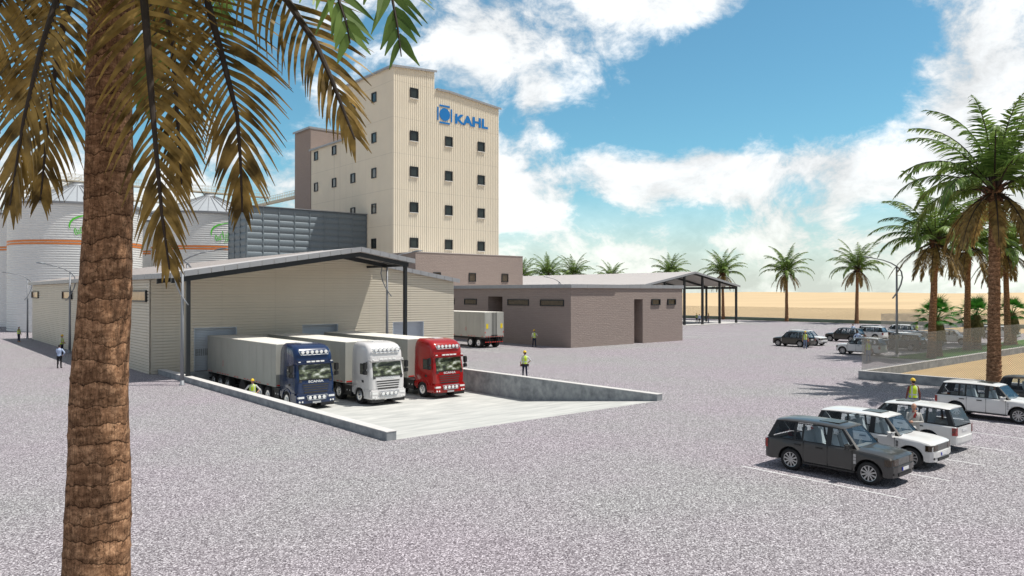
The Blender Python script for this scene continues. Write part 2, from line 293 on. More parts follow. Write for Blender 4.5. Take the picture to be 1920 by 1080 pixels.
def bark_mat():
    m = mat('palm_bark', (.2, .12, .075), .95); nt = m.node_tree; N = nt.nodes; L = nt.links; p = N['Principled BSDF']; p.inputs['Specular IOR Level'].default_value = .1
    tc = N.new('ShaderNodeTexCoord')
    def nz(vs, sc, det=6, r=.65):
        mp = N.new('ShaderNodeMapping'); mp.inputs['Scale'].default_value = vs; L.new(tc.outputs['Object'], mp.inputs[0])
        n = N.new('ShaderNodeTexNoise'); n.inputs['Scale'].default_value = sc; n.inputs['Detail'].default_value = det; n.inputs['Roughness'].default_value = r; L.new(mp.outputs[0], n.inputs['Vector']); return n.outputs[0]
    a = nz((1, 1, 1.6), 7.5, 8, .7); c = nz((.7, .7, .35), 1.6, 5, .6)
    def mth(op, x, y=None, z=None, cl=False):
        m_ = N.new('ShaderNodeMath'); m_.operation = op; m_.use_clamp = cl
        for i, v in enumerate((x, y, z)):
            if v is None: continue
            if isinstance(v, (int, float)): m_.inputs[i].default_value = v
            else: L.new(v, m_.inputs[i])
        return m_.outputs[0]
    sp = N.new('ShaderNodeSeparateXYZ'); L.new(tc.outputs['Object'], sp.inputs[0])
    # old leaf-base rings: each ring a soft swelling with a dark ragged lip under it
    fr = mth('FRACT', mth('ADD', mth('DIVIDE', sp.outputs[2], .25), mth('MULTIPLY', c, 3.0)))
    lip = N.new('ShaderNodeMapRange'); lip.interpolation_type = 'SMOOTHSTEP'; L.new(fr, lip.inputs[0]); lip.inputs[1].default_value = 0; lip.inputs[2].default_value = .11; lip.inputs[3].default_value = .30; lip.inputs[4].default_value = 1
    up = N.new('ShaderNodeMapRange'); L.new(fr, up.inputs[0]); up.inputs[1].default_value = .2; up.inputs[2].default_value = 1; up.inputs[3].default_value = .80; up.inputs[4].default_value = 1.12
    # upright cracks, cell edges stretched along the trunk
    mpv = N.new('ShaderNodeMapping'); mpv.inputs['Scale'].default_value = (1, 1, .34); L.new(tc.outputs['Object'], mpv.inputs[0])
    wv = N.new('ShaderNodeVectorMath'); wv.operation = 'MULTIPLY_ADD'; nn = N.new('ShaderNodeTexNoise'); nn.inputs['Scale'].default_value = 6; nn.inputs['Detail'].default_value = 5; L.new(tc.outputs['Object'], nn.inputs['Vector'])
    L.new(nn.outputs['Color'], wv.inputs[0]); wv.inputs[1].default_value = (.34, .34, .2); L.new(mpv.outputs[0], wv.inputs[2])
    vo = N.new('ShaderNodeTexVoronoi'); vo.feature = 'DISTANCE_TO_EDGE'; vo.inputs['Scale'].default_value = 13; L.new(wv.outputs[0], vo.inputs['Vector'])
    ck = N.new('ShaderNodeMapRange'); L.new(vo.outputs['Distance'], ck.inputs[0]); ck.inputs[1].default_value = .0; ck.inputs[2].default_value = .035; ck.inputs[3].default_value = .22; ck.inputs[4].default_value = 1
    cr = N.new('ShaderNodeValToRGB'); L.new(a, cr.inputs[0]); e = cr.color_ramp.elements
    e[0].position = .30; e[0].color = (.13, .066, .036, 1); e[1].position = .68; e[1].color = (.68, .40, .23, 1)
    q = e.new(.50); q.color = (.33, .18, .10, 1)
    fb = nz((7, 7, .7), 7, 4, .6); fbr = N.new('ShaderNodeMapRange'); L.new(fb, fbr.inputs[0]); fbr.inputs[1].default_value = .35; fbr.inputs[2].default_value = .62; fbr.inputs[3].default_value = .62; fbr.inputs[4].default_value = 1.12
    mm = mth('MULTIPLY', mth('MULTIPLY', mth('MULTIPLY', lip.outputs[0], up.outputs[0]), ck.outputs[0]), fbr.outputs[0])
    sc = N.new('ShaderNodeVectorMath'); sc.operation = 'SCALE'; L.new(cr.outputs[0], sc.inputs[0]); L.new(mm, sc.inputs['Scale']); L.new(sc.outputs[0], p.inputs['Base Color'])
    ad = mth('ADD', mth('MULTIPLY', a, .5), mth('ADD', mth('MULTIPLY', lip.outputs[0], .7), mth('MULTIPLY', ck.outputs[0], .5)))
    bp = N.new('ShaderNodeBump'); bp.inputs['Strength'].default_value = .55; bp.inputs['Distance'].default_value = .018; L.new(ad, bp.inputs['Height']); L.new(bp.outputs[0], p.inputs['Normal'])
    return m
M['bark'] = bark_mat()

# ---------------------------------------------------------------- mesh builder
OFF = {}
class MB:
    def __init__(s): s.v = []; s.f = []; s.m = []
    def add(s, vs, fs, mi=0):
        o = len(s.v); s.v += [tuple(v) for v in vs]
        for f in fs: s.f.append([i + o for i in f]); s.m.append(mi)
    def quad(s, a, b, c, d, mi=0): s.add((a, b, c, d), [(0, 1, 2, 3)], mi)
    def box(s, x0, x1, y0, y1, z0, z1, mi=0):
        if x0 > x1: x0, x1 = x1, x0
        if y0 > y1: y0, y1 = y1, y0
        v = [(x0, y0, z0), (x1, y0, z0), (x1, y1, z0), (x0, y1, z0), (x0, y0, z1), (x1, y0, z1), (x1, y1, z1), (x0, y1, z1)]
        s.add(v, [(0, 3, 2, 1), (4, 5, 6, 7), (0, 1, 5, 4), (1, 2, 6, 5), (2, 3, 7, 6), (3, 0, 4, 7)], mi)
    def bbox(s, x0, x1, y0, y1, z0, z1, b=.03, mi=0):
        """box with its twelve edges chamfered"""
        bm = bmesh.new(); bmesh.ops.create_cube(bm, size=1)
        for v in bm.verts: v.co = Vector(((x0 + x1) / 2 + v.co.x * (x1 - x0), (y0 + y1) / 2 + v.co.y * (y1 - y0), (z0 + z1) / 2 + v.co.z * (z1 - z0)))
        bmesh.ops.bevel(bm, geom=list(bm.edges), offset=b, segments=2, affect='EDGES')
        s.bm(bm, mi)
    def bm(s, bm, mi=0, fn=None):
        bm.verts.ensure_lookup_table(); bm.verts.index_update()
        s.add([fn(v.co) if fn else v.co for v in bm.verts], [[v.index for v in f.verts] for f in bm.faces], mi); bm.free()
    def prism(s, poly, y0, y1, mi=0, axis='y'):
        """poly in (x,z) extruded along y, or in (y,z) along x, or in (x,y) along z"""
        n = len(poly)
        P = {'y': lambda p, t: (p[0], t, p[1]), 'x': lambda p, t: (t, p[0], p[1]), 'z': lambda p, t: (p[0], p[1], t)}[axis]
        vs = [P(p, y0) for p in poly] + [P(p, y1) for p in poly]
        fs = [list(range(n)), list(range(2 * n - 1, n - 1, -1))] + [(i, (i + 1) % n, (i + 1) % n + n, i + n) for i in range(n)]
        s.add(vs, fs, mi)
    def tube(s, pts, rad, n=8, mi=0, cap=True):
        pts = [Vector(p) for p in pts]
        if not isinstance(rad, (list, tuple)): rad = [rad] * len(pts)
        ref = None; rings = []
        for i, p in enumerate(pts):
            d = (pts[min(i + 1, len(pts) - 1)] - pts[max(i - 1, 0)]).normalized()
            if ref is None:
                ref = d.orthogonal().normalized()
            ref = (ref - d * ref.dot(d)).normalized(); bi = d.cross(ref)
            rings.append([p + (ref * math.cos(2 * math.pi * k / n) + bi * math.sin(2 * math.pi * k / n)) * rad[i] for k in range(n)])
        vs = [v for r in rings for v in r]
        fs = [(i * n + k, i * n + (k + 1) % n, (i + 1) * n + (k + 1) % n, (i + 1) * n + k) for i in range(len(pts) - 1) for k in range(n)]
        if cap: fs += [list(range(n - 1, -1, -1)), list(range((len(pts) - 1) * n, len(pts) * n))]
        s.add(vs, fs, mi)
    def lathe(s, prof, n=24, c=(0, 0, 0), axis='z', mi=0, cap=True):
        """prof: list of (r, h)"""
        vs = []
        for r, h in prof:
            for k in range(n):
                a = 2 * math.pi * k / n; x, y = r * math.cos(a), r * math.sin(a)
                v = (x, y, h) if axis == 'z' else ((x, h, y) if axis == 'y' else (h, x, y))
                vs.append((v[0] + c[0], v[1] + c[1], v[2] + c[2]))
        m = len(prof)
        fs = [(i * n + k, i * n + (k + 1) % n, (i + 1) * n + (k + 1) % n, (i + 1) * n + k) for i in range(m - 1) for k in range(n)]
        if cap and prof[0][0] > 1e-4: fs.append(list(range(n - 1, -1, -1)))
        if cap and prof[-1][0] > 1e-4: fs.append(list(range((m - 1) * n, m * n)))
        s.add(vs, fs, mi)
    def ell(s, c, r, nu=12, nv=8, mi=0):
        prof = []
        vs = []
        for j in range(nv + 1):
            t = math.pi * j / nv
            for k in range(nu):
                a = 2 * math.pi * k / nu
                vs.append((c[0] + r[0] * math.sin(t) * math.cos(a), c[1] + r[1] * math.sin(t) * math.sin(a), c[2] - r[2] * math.cos(t)))
        s.add(vs, [(j * nu + k, j * nu + (k + 1) % nu, (j + 1) * nu + (k + 1) % nu, (j + 1) * nu + k) for j in range(nv) for k in range(nu)], mi)
    def clusters(s):
        """split into far-apart pieces, each its own builder"""
        n = len(s.v); par = list(range(n))
        def fd(a):
            while par[a] != a: par[a] = par[par[a]]; a = par[a]
            return a
        for f in s.f:
            for i in f[1:]: par[fd(i)] = fd(f[0])
        isl = {}
        for i in range(n): isl.setdefault(fd(i), []).append(i)
        keys = list(isl); bb = {}
        for k in keys:
            P = [s.v[i] for i in isl[k]]; bb[k] = ([min(q[j] for q in P) for j in range(3)], [max(q[j] for q in P) for j in range(3)])
        sz = {k: max(bb[k][1][j] - bb[k][0][j] for j in range(3)) for k in keys}
        pk = {k: k for k in keys}
        def fk(a):
            while pk[a] != a: a = pk[a]
            return a
        for i, a in enumerate(keys):
            for b in keys[i + 1:]:
                g = math.sqrt(sum(max(0, bb[a][0][j] - bb[b][1][j], bb[b][0][j] - bb[a][1][j]) ** 2 for j in range(3)))
                if g <= max(.02, .5 * max(sz[a], sz[b])): pk[fk(a)] = fk(b)
        out = {}
        for k in keys: out.setdefault(fk(k), MB())
        mp = {}
        for k in keys:
            m = out[fk(k)]
            for i in isl[k]: mp[i] = (m, len(m.v)); m.v.append(s.v[i])
        for f, mi in zip(s.f, s.m):
            m = mp[f[0]][0]; m.f.append([mp[i][1] for i in f]); m.m.append(mi)
        return list(out.values())
    def split(s, name, mats, parent=None, smooth=False, fix=True): return [c.build(name, mats, parent, smooth, fix) for c in s.clusters()]
    def mesh(s, name, mats, smooth=False, off=(0, 0, 0), fix=True):
        me = bpy.data.meshes.new(name)
        me.from_pydata([(v[0] - off[0], v[1] - off[1], v[2] - off[2]) for v in s.v], [], s.f)
        for m in mats: me.materials.append(m)
        for p, i in zip(me.polygons, s.m): p.material_index = i; p.use_smooth = smooth
        if fix:
            bm = bmesh.new(); bm.from_mesh(me); bmesh.ops.recalc_face_normals(bm, faces=bm.faces); bm.to_mesh(me); bm.free()
        me.update(); return me
    def build(s, name, mats, parent=None, smooth=False, fix=True):
        if not isinstance(mats, (list, tuple)): mats = [mats]
        off = OFF.get(parent.name, (0, 0, 0)) if parent else (0, 0, 0)
        if parent is not None and parent.name not in OFF and parent.parent is not None and parent.parent.name in OFF: off = OFF[parent.parent.name]
        o = bpy.data.objects.new(name, s.mesh(name, mats, smooth, off, fix)); COL.objects.link(o)
        if parent is not None: o.parent = parent
        return o
def tag(o, label=None, cat=None, group=None, kind=None):
    for k, v in (('label', label), ('category', cat), ('group', group), ('kind', kind)):
        if v: o[k] = v
    return o
def empty(name, loc=(0, 0, 0), rz=0.0, label=None, cat=None, group=None):
    o = bpy.data.objects.new(name, None); COL.objects.link(o); o.empty_display_size = .3
    o.location = loc; o.rotation_euler = (0, 0, rz); return tag(o, label, cat, group)
def site(name, A, B, label, cat, group=None):
    """a thing standing in the site frame; its parts are written in absolute A, B, z"""
    o = empty(name, W(A, B), TH, label, cat, group); OFF[o.name] = (A, B, 0); return o
def children(o): return CH.get(o.name, [])
CH = {}
def index_children(o):
    out = []
    for c in bpy.data.objects:
        if c.parent == o: out.append(c)
    return out
def copy_tree(o, parent=None):
    c = o.copy(); COL.objects.link(c)
    if parent is not None: c.parent = parent
    for ch in index_children(o): copy_tree(ch, c)
    return c
def text_geo(txt, bold=0.0):
    cu = bpy.data.curves.new('t', 'FONT'); cu.body = txt; cu.offset = bold; cu.resolution_u = 4
    ob = bpy.data.objects.new('t', cu); COL.objects.link(ob)
    dg = bpy.context.evaluated_depsgraph_get(); me = ob.evaluated_get(dg).to_mesh()
    vs = [v.co.copy() for v in me.vertices]; fs = [list(p.vertices) for p in me.polygons]
    ob.evaluated_get(dg).to_mesh_clear(); bpy.data.objects.remove(ob); bpy.data.curves.remove(cu)
    x0 = min(v.x for v in vs); x1 = max(v.x for v in vs); y0 = min(v.y for v in vs); y1 = max(v.y for v in vs)
    return [((v.x - x0) / (x1 - x0), (v.y - y0) / (y1 - y0)) for v in vs], fs
# ================================================================= SETTING
PA0, PA1, PB0, PB1 = 15.28, 31.2, 24.9, 55.9       # sunken dock pit in the site frame
def sheet(name, As, Bs, z, m, skip=()):
    mb = MB()
    for i in range(len(As) - 1):
        for j in range(len(Bs) - 1):
            if (i, j) in skip: continue
            mb.quad((As[i], Bs[j], z), (As[i + 1], Bs[j], z), (As[i + 1], Bs[j + 1], z), (As[i], Bs[j + 1], z))
    o = mb.build(name, m); o.rotation_euler = (0, 0, TH); return tag(o, kind='structure')
sheet('ground', [-9000, PA0, PA1, 9000], [-9000, PB0, PB1, 9000], 0, M['desert'], {(1, 1)})
sheet('gravel_yard', [-90, PA0, PA1, 138.0], [-60, PB0, PB1, 200], .004, M['gravel'], {(1, 1)})
mb = MB()                                           # far dune line that closes the plain
for i in range(60):
    a0, a1 = R(-75 + i * 2.5), R(-75 + (i + 1) * 2.5)
    def dn(a, r, z): return (r * math.sin(a), r * math.cos(a), z)
    h0 = 7 + 3 * math.sin(i * .7) + 2 * math.sin(i * 1.9); h1 = 7 + 3 * math.sin((i + 1) * .7) + 2 * math.sin((i + 1) * 1.9)
    mb.quad(dn(a0, 4200, 0), dn(a1, 4200, 0), dn(a1, 4500, h1), dn(a0, 4500, h0))
    mb.quad(dn(a0, 4500, h0), dn(a1, 4500, h1), dn(a1, 5200, 0), dn(a0, 5200, 0))
tag(mb.build('distant_dunes', M['desert'], smooth=True), kind='structure')
mb = MB()                                           # the pit floor: level by the doors, then a ramp up to the yard
FZ = -1.12; RB = 35.2
mb.quad((PA0, PB0 + .02, 0), (PA1, PB0 + .02, 0), (PA1, RB, FZ), (PA0, RB, FZ))
mb.quad((PA0, RB, FZ), (PA1, RB, FZ), (PA1, PB1, FZ), (PA0, PB1, FZ))
o = mb.build('loading_ramp', M['apron']); o.rotation_euler = (0, 0, TH); tag(o, kind='structure')
# dock retaining walls
def site_mesh(name, mb, mats, A, B, label, cat, group=None, smooth=False):
    o = bpy.data.objects.new(name, mb.mesh(name, mats if isinstance(mats, list) else [mats], smooth, (A, B, 0))); COL.objects.link(o)
    o.location = W(A, B); o.rotation_euler = (0, 0, TH); return tag(o, label, cat, group)
def low_wall(name, A0, A1, B0, B1, zb, zt, label, cat='wall', group=None, face='concrete'):
    t = site(name, (A0 + A1) / 2, (B0 + B1) / 2, label, cat, group)
    mb = MB(); mb.box(A0, A1, B0, B1, zb, zt - .03); mb.build('wall_body', M[face], t)
    mb = MB(); mb.box(A0 - .012, A1 + .012, B0 - .012, B1 + .012, zt - .028, zt); mb.build('coping', M['coping'], t)
    return t
low_wall('retaining_wall', 14.85, PA0, 24.9, 55.75, -1.2, .36, 'low grey concrete wall left of the loading ramp, beside the blue truck', 'wall', 'concrete walls along the loading ramp')
low_wall('retaining_wall', PA1, 31.62, 24.9, 55.75, -1.2, .36, 'grey concrete retaining wall right of the loading ramp, beside the red truck', 'wall', 'concrete walls along the loading ramp')
# grass strip and sand lots
L1A, L1B = 49.2, 22.6
sheet('sand_lot', [L1A + .3, 137.9], [-60, L1B - .3], .012, M['sand'])
sheet('sand_lot', [107.6, 137.9], [33, 45.7], .012, M['sand'])
o = sheet('grass_strip', [66.2, 120], [22.7, 28.4], .03, M['grass']); 
mb = MB(); mb.box(66.0, 66.2, 22.7, 28.55, 0, .1); mb.box(66.2, 120, 28.4, 28.55, 0, .1)
o = mb.build('kerb', M['coping']); o.rotation_euler = (0, 0, TH); tag(o, kind='structure')
# parking lines
mb = MB()
def line(A0, B0, A1, B1, w=.075, z=.009):
    d = Vector((A1 - A0, B1 - B0, 0)).normalized(); n = Vector((-d.y, d.x, 0)) * w / 2
    mb.quad(Vector((A0, B0, z)) - n, Vector((A1, B1, z)) - n, Vector((A1, B1, z)) + n, Vector((A0, B0, z)) + n)
for k in range(9): line(21.6 + 3.1 * k, 8.6, 21.6 + 3.1 * k, 13.8)
for k in range(12): line(66.9 + 3.1 * k, 28.8, 66.9 + 3.1 * k, 34)
for k in range(12): line(72.4 + 3.1 * k, 38.4, 72.4 + 3.1 * k, 43.8)
for a in (45.0, 49.3): line(a, 54.8, a, 76)
for a in (80.4, 85.3, 90.2): line(a, 55.3, a, 72, .12)
for c in mb.clusters():
    o = c.build('parking_lines', M['paint']); o.rotation_euler = (0, 0, TH); tag(o, kind='structure')
# the two lots' walls and mesh fences, and the long boundary fence
low_wall('perimeter_wall', L1A, L1A + .3, -45, L1B, 0, .57, 'long low grey concrete wall running behind the nearest parked cars', 'wall', 'low walls round the sand lots')
low_wall('perimeter_wall', L1A + .3, 137.8, L1B - .3, L1B, 0, .57, 'low concrete wall with pale top between the sand lot and the grass strip of palms', 'wall', 'low walls round the sand lots')
low_wall('perimeter_wall', 107.3, 107.6, 33, 46.3, 0, .57, 'short low wall closing the distant sand lot behind the far cars', 'wall', 'low walls round the sand lots')
low_wall('perimeter_wall', 107.6, 137.8, 46.0, 46.3, 0, .57, 'low wall on the far side of the distant sand lot behind the yellow-vested worker', 'wall', 'low walls round the sand lots')
def fence(A0, B0, A1, B1, z0, z1, m, label, group='wire mesh fences'):
    t = site('mesh_fence', A0, B0, label, 'fence', group)
    mb = MB(); mb.quad((A0, B0, z0), (A1, B1, z0), (A1, B1, z1), (A0, B0, z1)); mb.build('wire_mesh', m, t)
    mb = MB(); L = math.hypot(A1 - A0, B1 - B0)
    return t
fence(L1A + .15, -45, L1A + .15, L1B - .15, .575, 2.76, M['mesh_grey'], 'grey wire mesh fence on the low wall behind the nearest parked cars')
fence(L1A + .15, L1B - .15, 137.8, L1B - .15, .575, 2.76, M['mesh_grey'], 'grey wire mesh fence in front of the grass strip and fan palms')
fence(107.45, 33, 107.45, 46.15, .575, 2.76, M['mesh_grey'], 'grey wire mesh fence at the near edge of the distant sand lot')
fence(107.45, 46.15, 137.8, 46.15, .575, 2.76, M['mesh_grey'], 'grey wire mesh fence along the far side of the distant sand lot')
fence(138.6, 46.3, 138.6, 200, .64, 2.8, M['mesh_tan'], 'tan wire mesh boundary fence before the desert')
fence(138.6, -45, 138.6, 46.0, .64, 2.8, M['mesh_tan'], 'boundary mesh fence behind the sand lots at the right edge')
low_wall('boundary_wall', 138.45, 138.75, -45, 200, 0, .64, 'low dark green wall at the foot of the desert boundary fence', 'wall', face='wallgreen')

# ================================================================= BUILDINGS
def ribs_h(mb, P, z0, z1, urange, pitch, d, holes=(), mi=0):
    """horizontal ribs: P(u, z, depth) -> point; urange(z) -> (u0, u1)"""
    n = max(1, round((z1 - z0) / pitch)); p = (z1 - z0) / n
    for i in range(n):
        z = z0 + i * p; prof = [(z, 0), (z + .05 * p, d), (z + .74 * p, d), (z + .79 * p, 0), (z + p, 0)]
        for (za, da), (zb, db) in zip(prof, prof[1:]):
            (a0, a1), (b0, b1) = urange(za), urange(zb)
            segs = [(a0, a1, b0, b1)]
            for (h0, h1, hz0, hz1) in holes:
                if za >= hz0 - 1e-6 and zb <= hz1 + 1e-6:
                    ns = []
                    for s in segs:
                        if s[1] <= h0 or s[0] >= h1: ns.append(s); continue
                        if s[0] < h0: ns.append((s[0], h0, s[2], h0))
                        if s[1] > h1: ns.append((h1, s[1], h1, s[3]))
                    segs = ns
            for s in segs:
                if s[1] - s[0] < .02 and s[3] - s[2] < .02: continue
                mb.quad(P(s[0], za, da), P(s[1], za, da), P(s[3], zb, db), P(s[2], zb, db), mi)
def ribs_v(mb, P, u0, u1, z0, top, pitch, d, mi=0):
    n = max(1, round((u1 - u0) / pitch)); p = (u1 - u0) / n
    for i in range(n):
        u = u0 + i * p; prof = [(u, 0), (u + .2 * p, d), (u + .6 * p, d), (u + .8 * p, 0), (u + p, 0)]
        for (a, da), (b, db) in zip(prof, prof[1:]):
            mb.quad(P(a, z0, da), P(b, z0, db), P(b, top(b), db), P(a, top(a), da), mi)
def fascia_run(mb, p0, p1, ht, th, nrm, step=.85, gap=.03, mi=0):
    """row of metal edge plates hanging down ht from the line p0-p1, th thick outwards along nrm"""
    p0, p1, nrm = Vector(p0), Vector(p1), Vector(nrm); L = (p1 - p0).length; n = max(1, round(L / step)); d = (p1 - p0) / n
    for i in range(n):
        a = p0 + d * (i + gap / 2 / step); b = p0 + d * (i + 1 - gap / 2 / step); dn = Vector((0, 0, -ht)); o = nrm * th
        v = [a, b, b + dn, a + dn, a + o, b + o, b + dn + o, a + dn + o]
        mb.add(v, [(0, 1, 2, 3), (4, 7, 6, 5), (0, 4, 5, 1), (3, 2, 6, 7), (0, 3, 7, 4), (1, 5, 6, 2)], mi)
def window(parent, face, u0, u1, z0, z1, fixed, depth=.09, fr=.12, fm='darksteel', pm='tower_glass', sill=True):
    """face 'b': wall plane at B=fixed looking -B; face 'a': wall plane at A=fixed looking -A. frame > pane, sill"""
    def bx(mb, ua, ub, za, zb, d0, d1):
        if face == 'b': mb.box(ua, ub, fixed - d1, fixed - d0, za, zb)
        else: mb.box(fixed - d1, fixed - d0, ua, ub, za, zb)
    mb = MB()
    bx(mb, u0, u1, z0, z0 + fr, -.05, depth); bx(mb, u0, u1, z1 - fr, z1, -.05, depth)
    bx(mb, u0, u0 + fr, z0 + fr, z1 - fr, -.05, depth - .002); bx(mb, u1 - fr, u1, z0 + fr, z1 - fr, -.05, depth - .002)
    w = mb.build('window', M[fm], parent); off = OFF[parent.name]
    mb = MB(); bx(mb, u0 + fr, u1 - fr, z0 + fr, z1 - fr, .01, .02)
    if u1 - u0 > 2: bx(mb, (u0 + u1) / 2 - .001, (u0 + u1) / 2 + .001, z0 + fr, z1 - fr, .01, .021)
    mb.build('pane', M[pm], w)
    if sill:
        mb = MB(); bx(mb, u0 - .05, u1 + .05, z0 - .10, z0 - .01, -.05, depth + .05); mb.build('sill', M['white'], w)
    return w
# ---- gabled dock building
DA0, DA1, DB0, DB1 = 14.4, 40.4, 55.9, 108.4; RID = 27.4; EAVE, RDG = 6.86, 8.95
def dtop(a): return EAVE + (RDG - EAVE) * (1 - abs(a - RID) / (RID - DA0))
dock = site('warehouse', (DA0 + DA1) / 2, DB0, 'long cream ribbed metal warehouse with low gabled roof and roller doors facing the loading ramp', 'warehouse')
def ur(z):
    if z <= EAVE: return DA0, DA1
    k = (z - EAVE) / (RDG - EAVE) * (RID - DA0); return DA0 + k, DA1 - k
doors = [(17.3, 20.4), (25.6, 28.7), (33.9, 37.1)]
PITCH = .21; DZ = PITCH * round(3.15 / PITCH)
mb = MB()
holes = [(a, b, 0, DZ) for a, b in doors]
ribs_h(mb, lambda u, z, d: (u, DB0 - d, z), 0, DZ, ur, PITCH, .075, holes)
ribs_h(mb, lambda u, z, d: (u, DB0 - d, z), DZ, RDG - .02, ur, PITCH, .075)
mb.build('front_wall', M['clad_dock'], dock)
mb = MB(); ribs_h(mb, lambda u, z, d: (DA0 - d, u, z), 0, EAVE, lambda z: (DB0, DB1), PITCH, .075); mb.build('side_wall', M['clad_dock'], dock)
mb = MB(); mb.box(DA0 + .05, DA1, DB0 + .6, DB1, 0, EAVE); mb.box(DA0 + .01, DA1, DB0 + .01, DB0 + .6, DZ + .02, EAVE)
xs = [DA0 + .01] + [v for d in doors for v in d] + [DA1]
for i in range(0, len(xs), 2): mb.box(xs[i], xs[i + 1], DB0 + .01, DB0 + .58, 0, DZ + .01)
mb.prism([(DA0 + .02, EAVE), (RID, RDG - .01), (DA1 - .02, EAVE)], DB1 - .2, DB1)
mb.build('rear_wall', M['clad_dock'], dock)
mb = MB(); mb.box(PA0 + .01, PA1 - .01, DB0 - .15, DB0 + .1, FZ - .05, -.01); mb.build('dock_plinth', M['concrete'], dock)
for a, b in doors:
    mb = MB(); n = 26
    for i in range(n):
        z0, z1 = i * DZ / n, (i + 1) * DZ / n
        mb.add([(a, DB0 + .42, z0), (b, DB0 + .42, z0), (b, DB0 + .38, z0 + .02), (a, DB0 + .38, z0 + .02), (b, DB0 + .38, z1), (a, DB0 + .38, z1)], [(0, 1, 2, 3), (3, 2, 4, 5)])
    for i in range(22):
        for j in range(6): mb.box(a + .12 + i * .13, a + .19 + i * .13, DB0 + .36, DB0 + .379, 1.12 + j * .085, 1.165 + j * .085, 1)
    d = mb.build('roller_door', [M['door'], M['black']], dock)
    mb = MB(); mb.box(a - .002, a + .05, DB0 - .06, DB0 + .5, 0, DZ + .02); mb.box(b - .05, b + .002, DB0 - .06, DB0 + .5, 0, DZ + .02); mb.box(a + .05, b - .05, DB0 - .06, DB0 + .5, DZ - .04, DZ + .022)
    mb.build('door_frame', M['door'], d)
for b0, b1 in ((56.5, 61.3), (69.6, 74.4), (83.1, 88.0), (103.4, 108.1)):
    window(dock, 'a', b0, b1, 5.05, 5.88, DA0 - .09, .12, .1, 'darksteel', 'pane_warm', False)
def gable_slab(mb, a0, a1, za0, za1, zr, th, b0, b1, ar=RID):
    """thin folded roof sheet with a ridge at ar"""
    mb.prism([(a0, za0 - th), (a0, za0), (ar, zr), (a1, za1), (a1, za1 - th), (ar, zr - th)], b0, b1)
RS = (RDG - EAVE) / (RID - DA0)
mb = MB(); gable_slab(mb, 13.95, 40.85, 9.12 - RS * 13.45, 9.12 - RS * 13.45, 9.12, .09, DB0 - .35, DB1 + .3)
for k in range(53):                                  # standing seams
    b = DB0 + k * 1.0
    mb.prism([(14.0, 9.12 - RS * 13.4), (RID, 9.12), (RID, 9.155), (14.0, 9.155 - RS * 13.4)], b, b + .04)
mb.build('roof', M['roof'], dock)
mb = MB()
fascia_run(mb, (13.93, DB1 + .3, 6.98), (13.93, DB0 - .35, 6.98), .34, .03, (-1, 0, 0))
fascia_run(mb, (32.25, DB0 - .36, 9.14 - RS * 4.85), (40.87, DB0 - .36, 9.14 - RS * 13.47), .36, .03, (0, -1, 0))
mb.split('fascia', M['fascia'], dock)
# canopy over the ramp, part of the building's roof
can = MB(); ca0, ca1, cb0 = 13.95, 32.15, 49.65
can.prism([(ca0, 9.12 - RS * 13.45 - .08), (ca0, 9.12 - RS * 13.45), (RID, 9.12), (ca1, 9.12 - RS * (ca1 - RID)), (ca1, 9.04 - RS * (ca1 - RID)), (RID, 9.04)], cb0, DB0 - .36)
cn = can.build('canopy_roof', M['roof'], dock)
mb = MB()
fascia_run(mb, (ca0 - .02, cb0 - .02, 9.14 - RS * 13.47), (RID, cb0 - .02, 9.14), .36, .03, (0, -1, 0))
fascia_run(mb, (RID, cb0 - .02, 9.14), (ca1 + .02, cb0 - .02, 9.14 - RS * (ca1 - RID)), .36, .03, (0, -1, 0))
fascia_run(mb, (ca0 - .02, DB0 - .4, 6.98), (ca0 - .02, cb0, 6.98), .34, .03, (-1, 0, 0))
fascia_run(mb, (ca1 + .01, cb0, 9.14 - RS * (ca1 - RID)), (ca1 + .01, DB0 - .4, 9.14 - RS * (ca1 - RID)), .34, .03, (1, 0, 0))
mb.split('canopy_fascia', M['fascia'], cn)
mb = MB()
mb.prism([(ca0 + .1, 6.30), (ca0 + .1, 6.62), (RID, 8.74), (31.65, 8.74 - RS * 4.25), (31.65, 8.42 - RS * 4.25), (RID, 8.42)], 49.78, 50.0)
mb.prism([(ca0 + .1, 6.30), (ca0 + .1, 6.62), (RID, 8.74), (31.65, 8.74 - RS * 4.25), (31.65, 8.42 - RS * 4.25), (RID, 8.42)], 53.0, 53.15)
for a in (15.1, 31.4): mb.box(a - .08, a + .08, 50.0, 55.8, 8.42 - RS * abs(a - RID), 8.62 - RS * abs(a - RID))
mb.build('canopy_beam', M['darksteel'], dock)
for a in (15.09, 31.4):
    mb = MB(); mb.box(a - .12, a + .12, 49.77, 50.01, .36, 8.5 - RS * abs(a - RID)); mb.box(a - .17, a + .17, 49.72, 50.06, .36, .39); mb.build('canopy_post', M['darksteel'], dock)
# underside ribs
mb = MB()
for k in range(60):
    a = ca0 + .15 + k * .3
    if a > ca1 - .1: break
    mb.box(a, a + .04, cb0 + .1, DB0 - .4, 8.995 - RS * abs(a - RID), 9.035 - RS * abs(a - RID))
mb.build('canopy_ribs', M['roof'], cn)

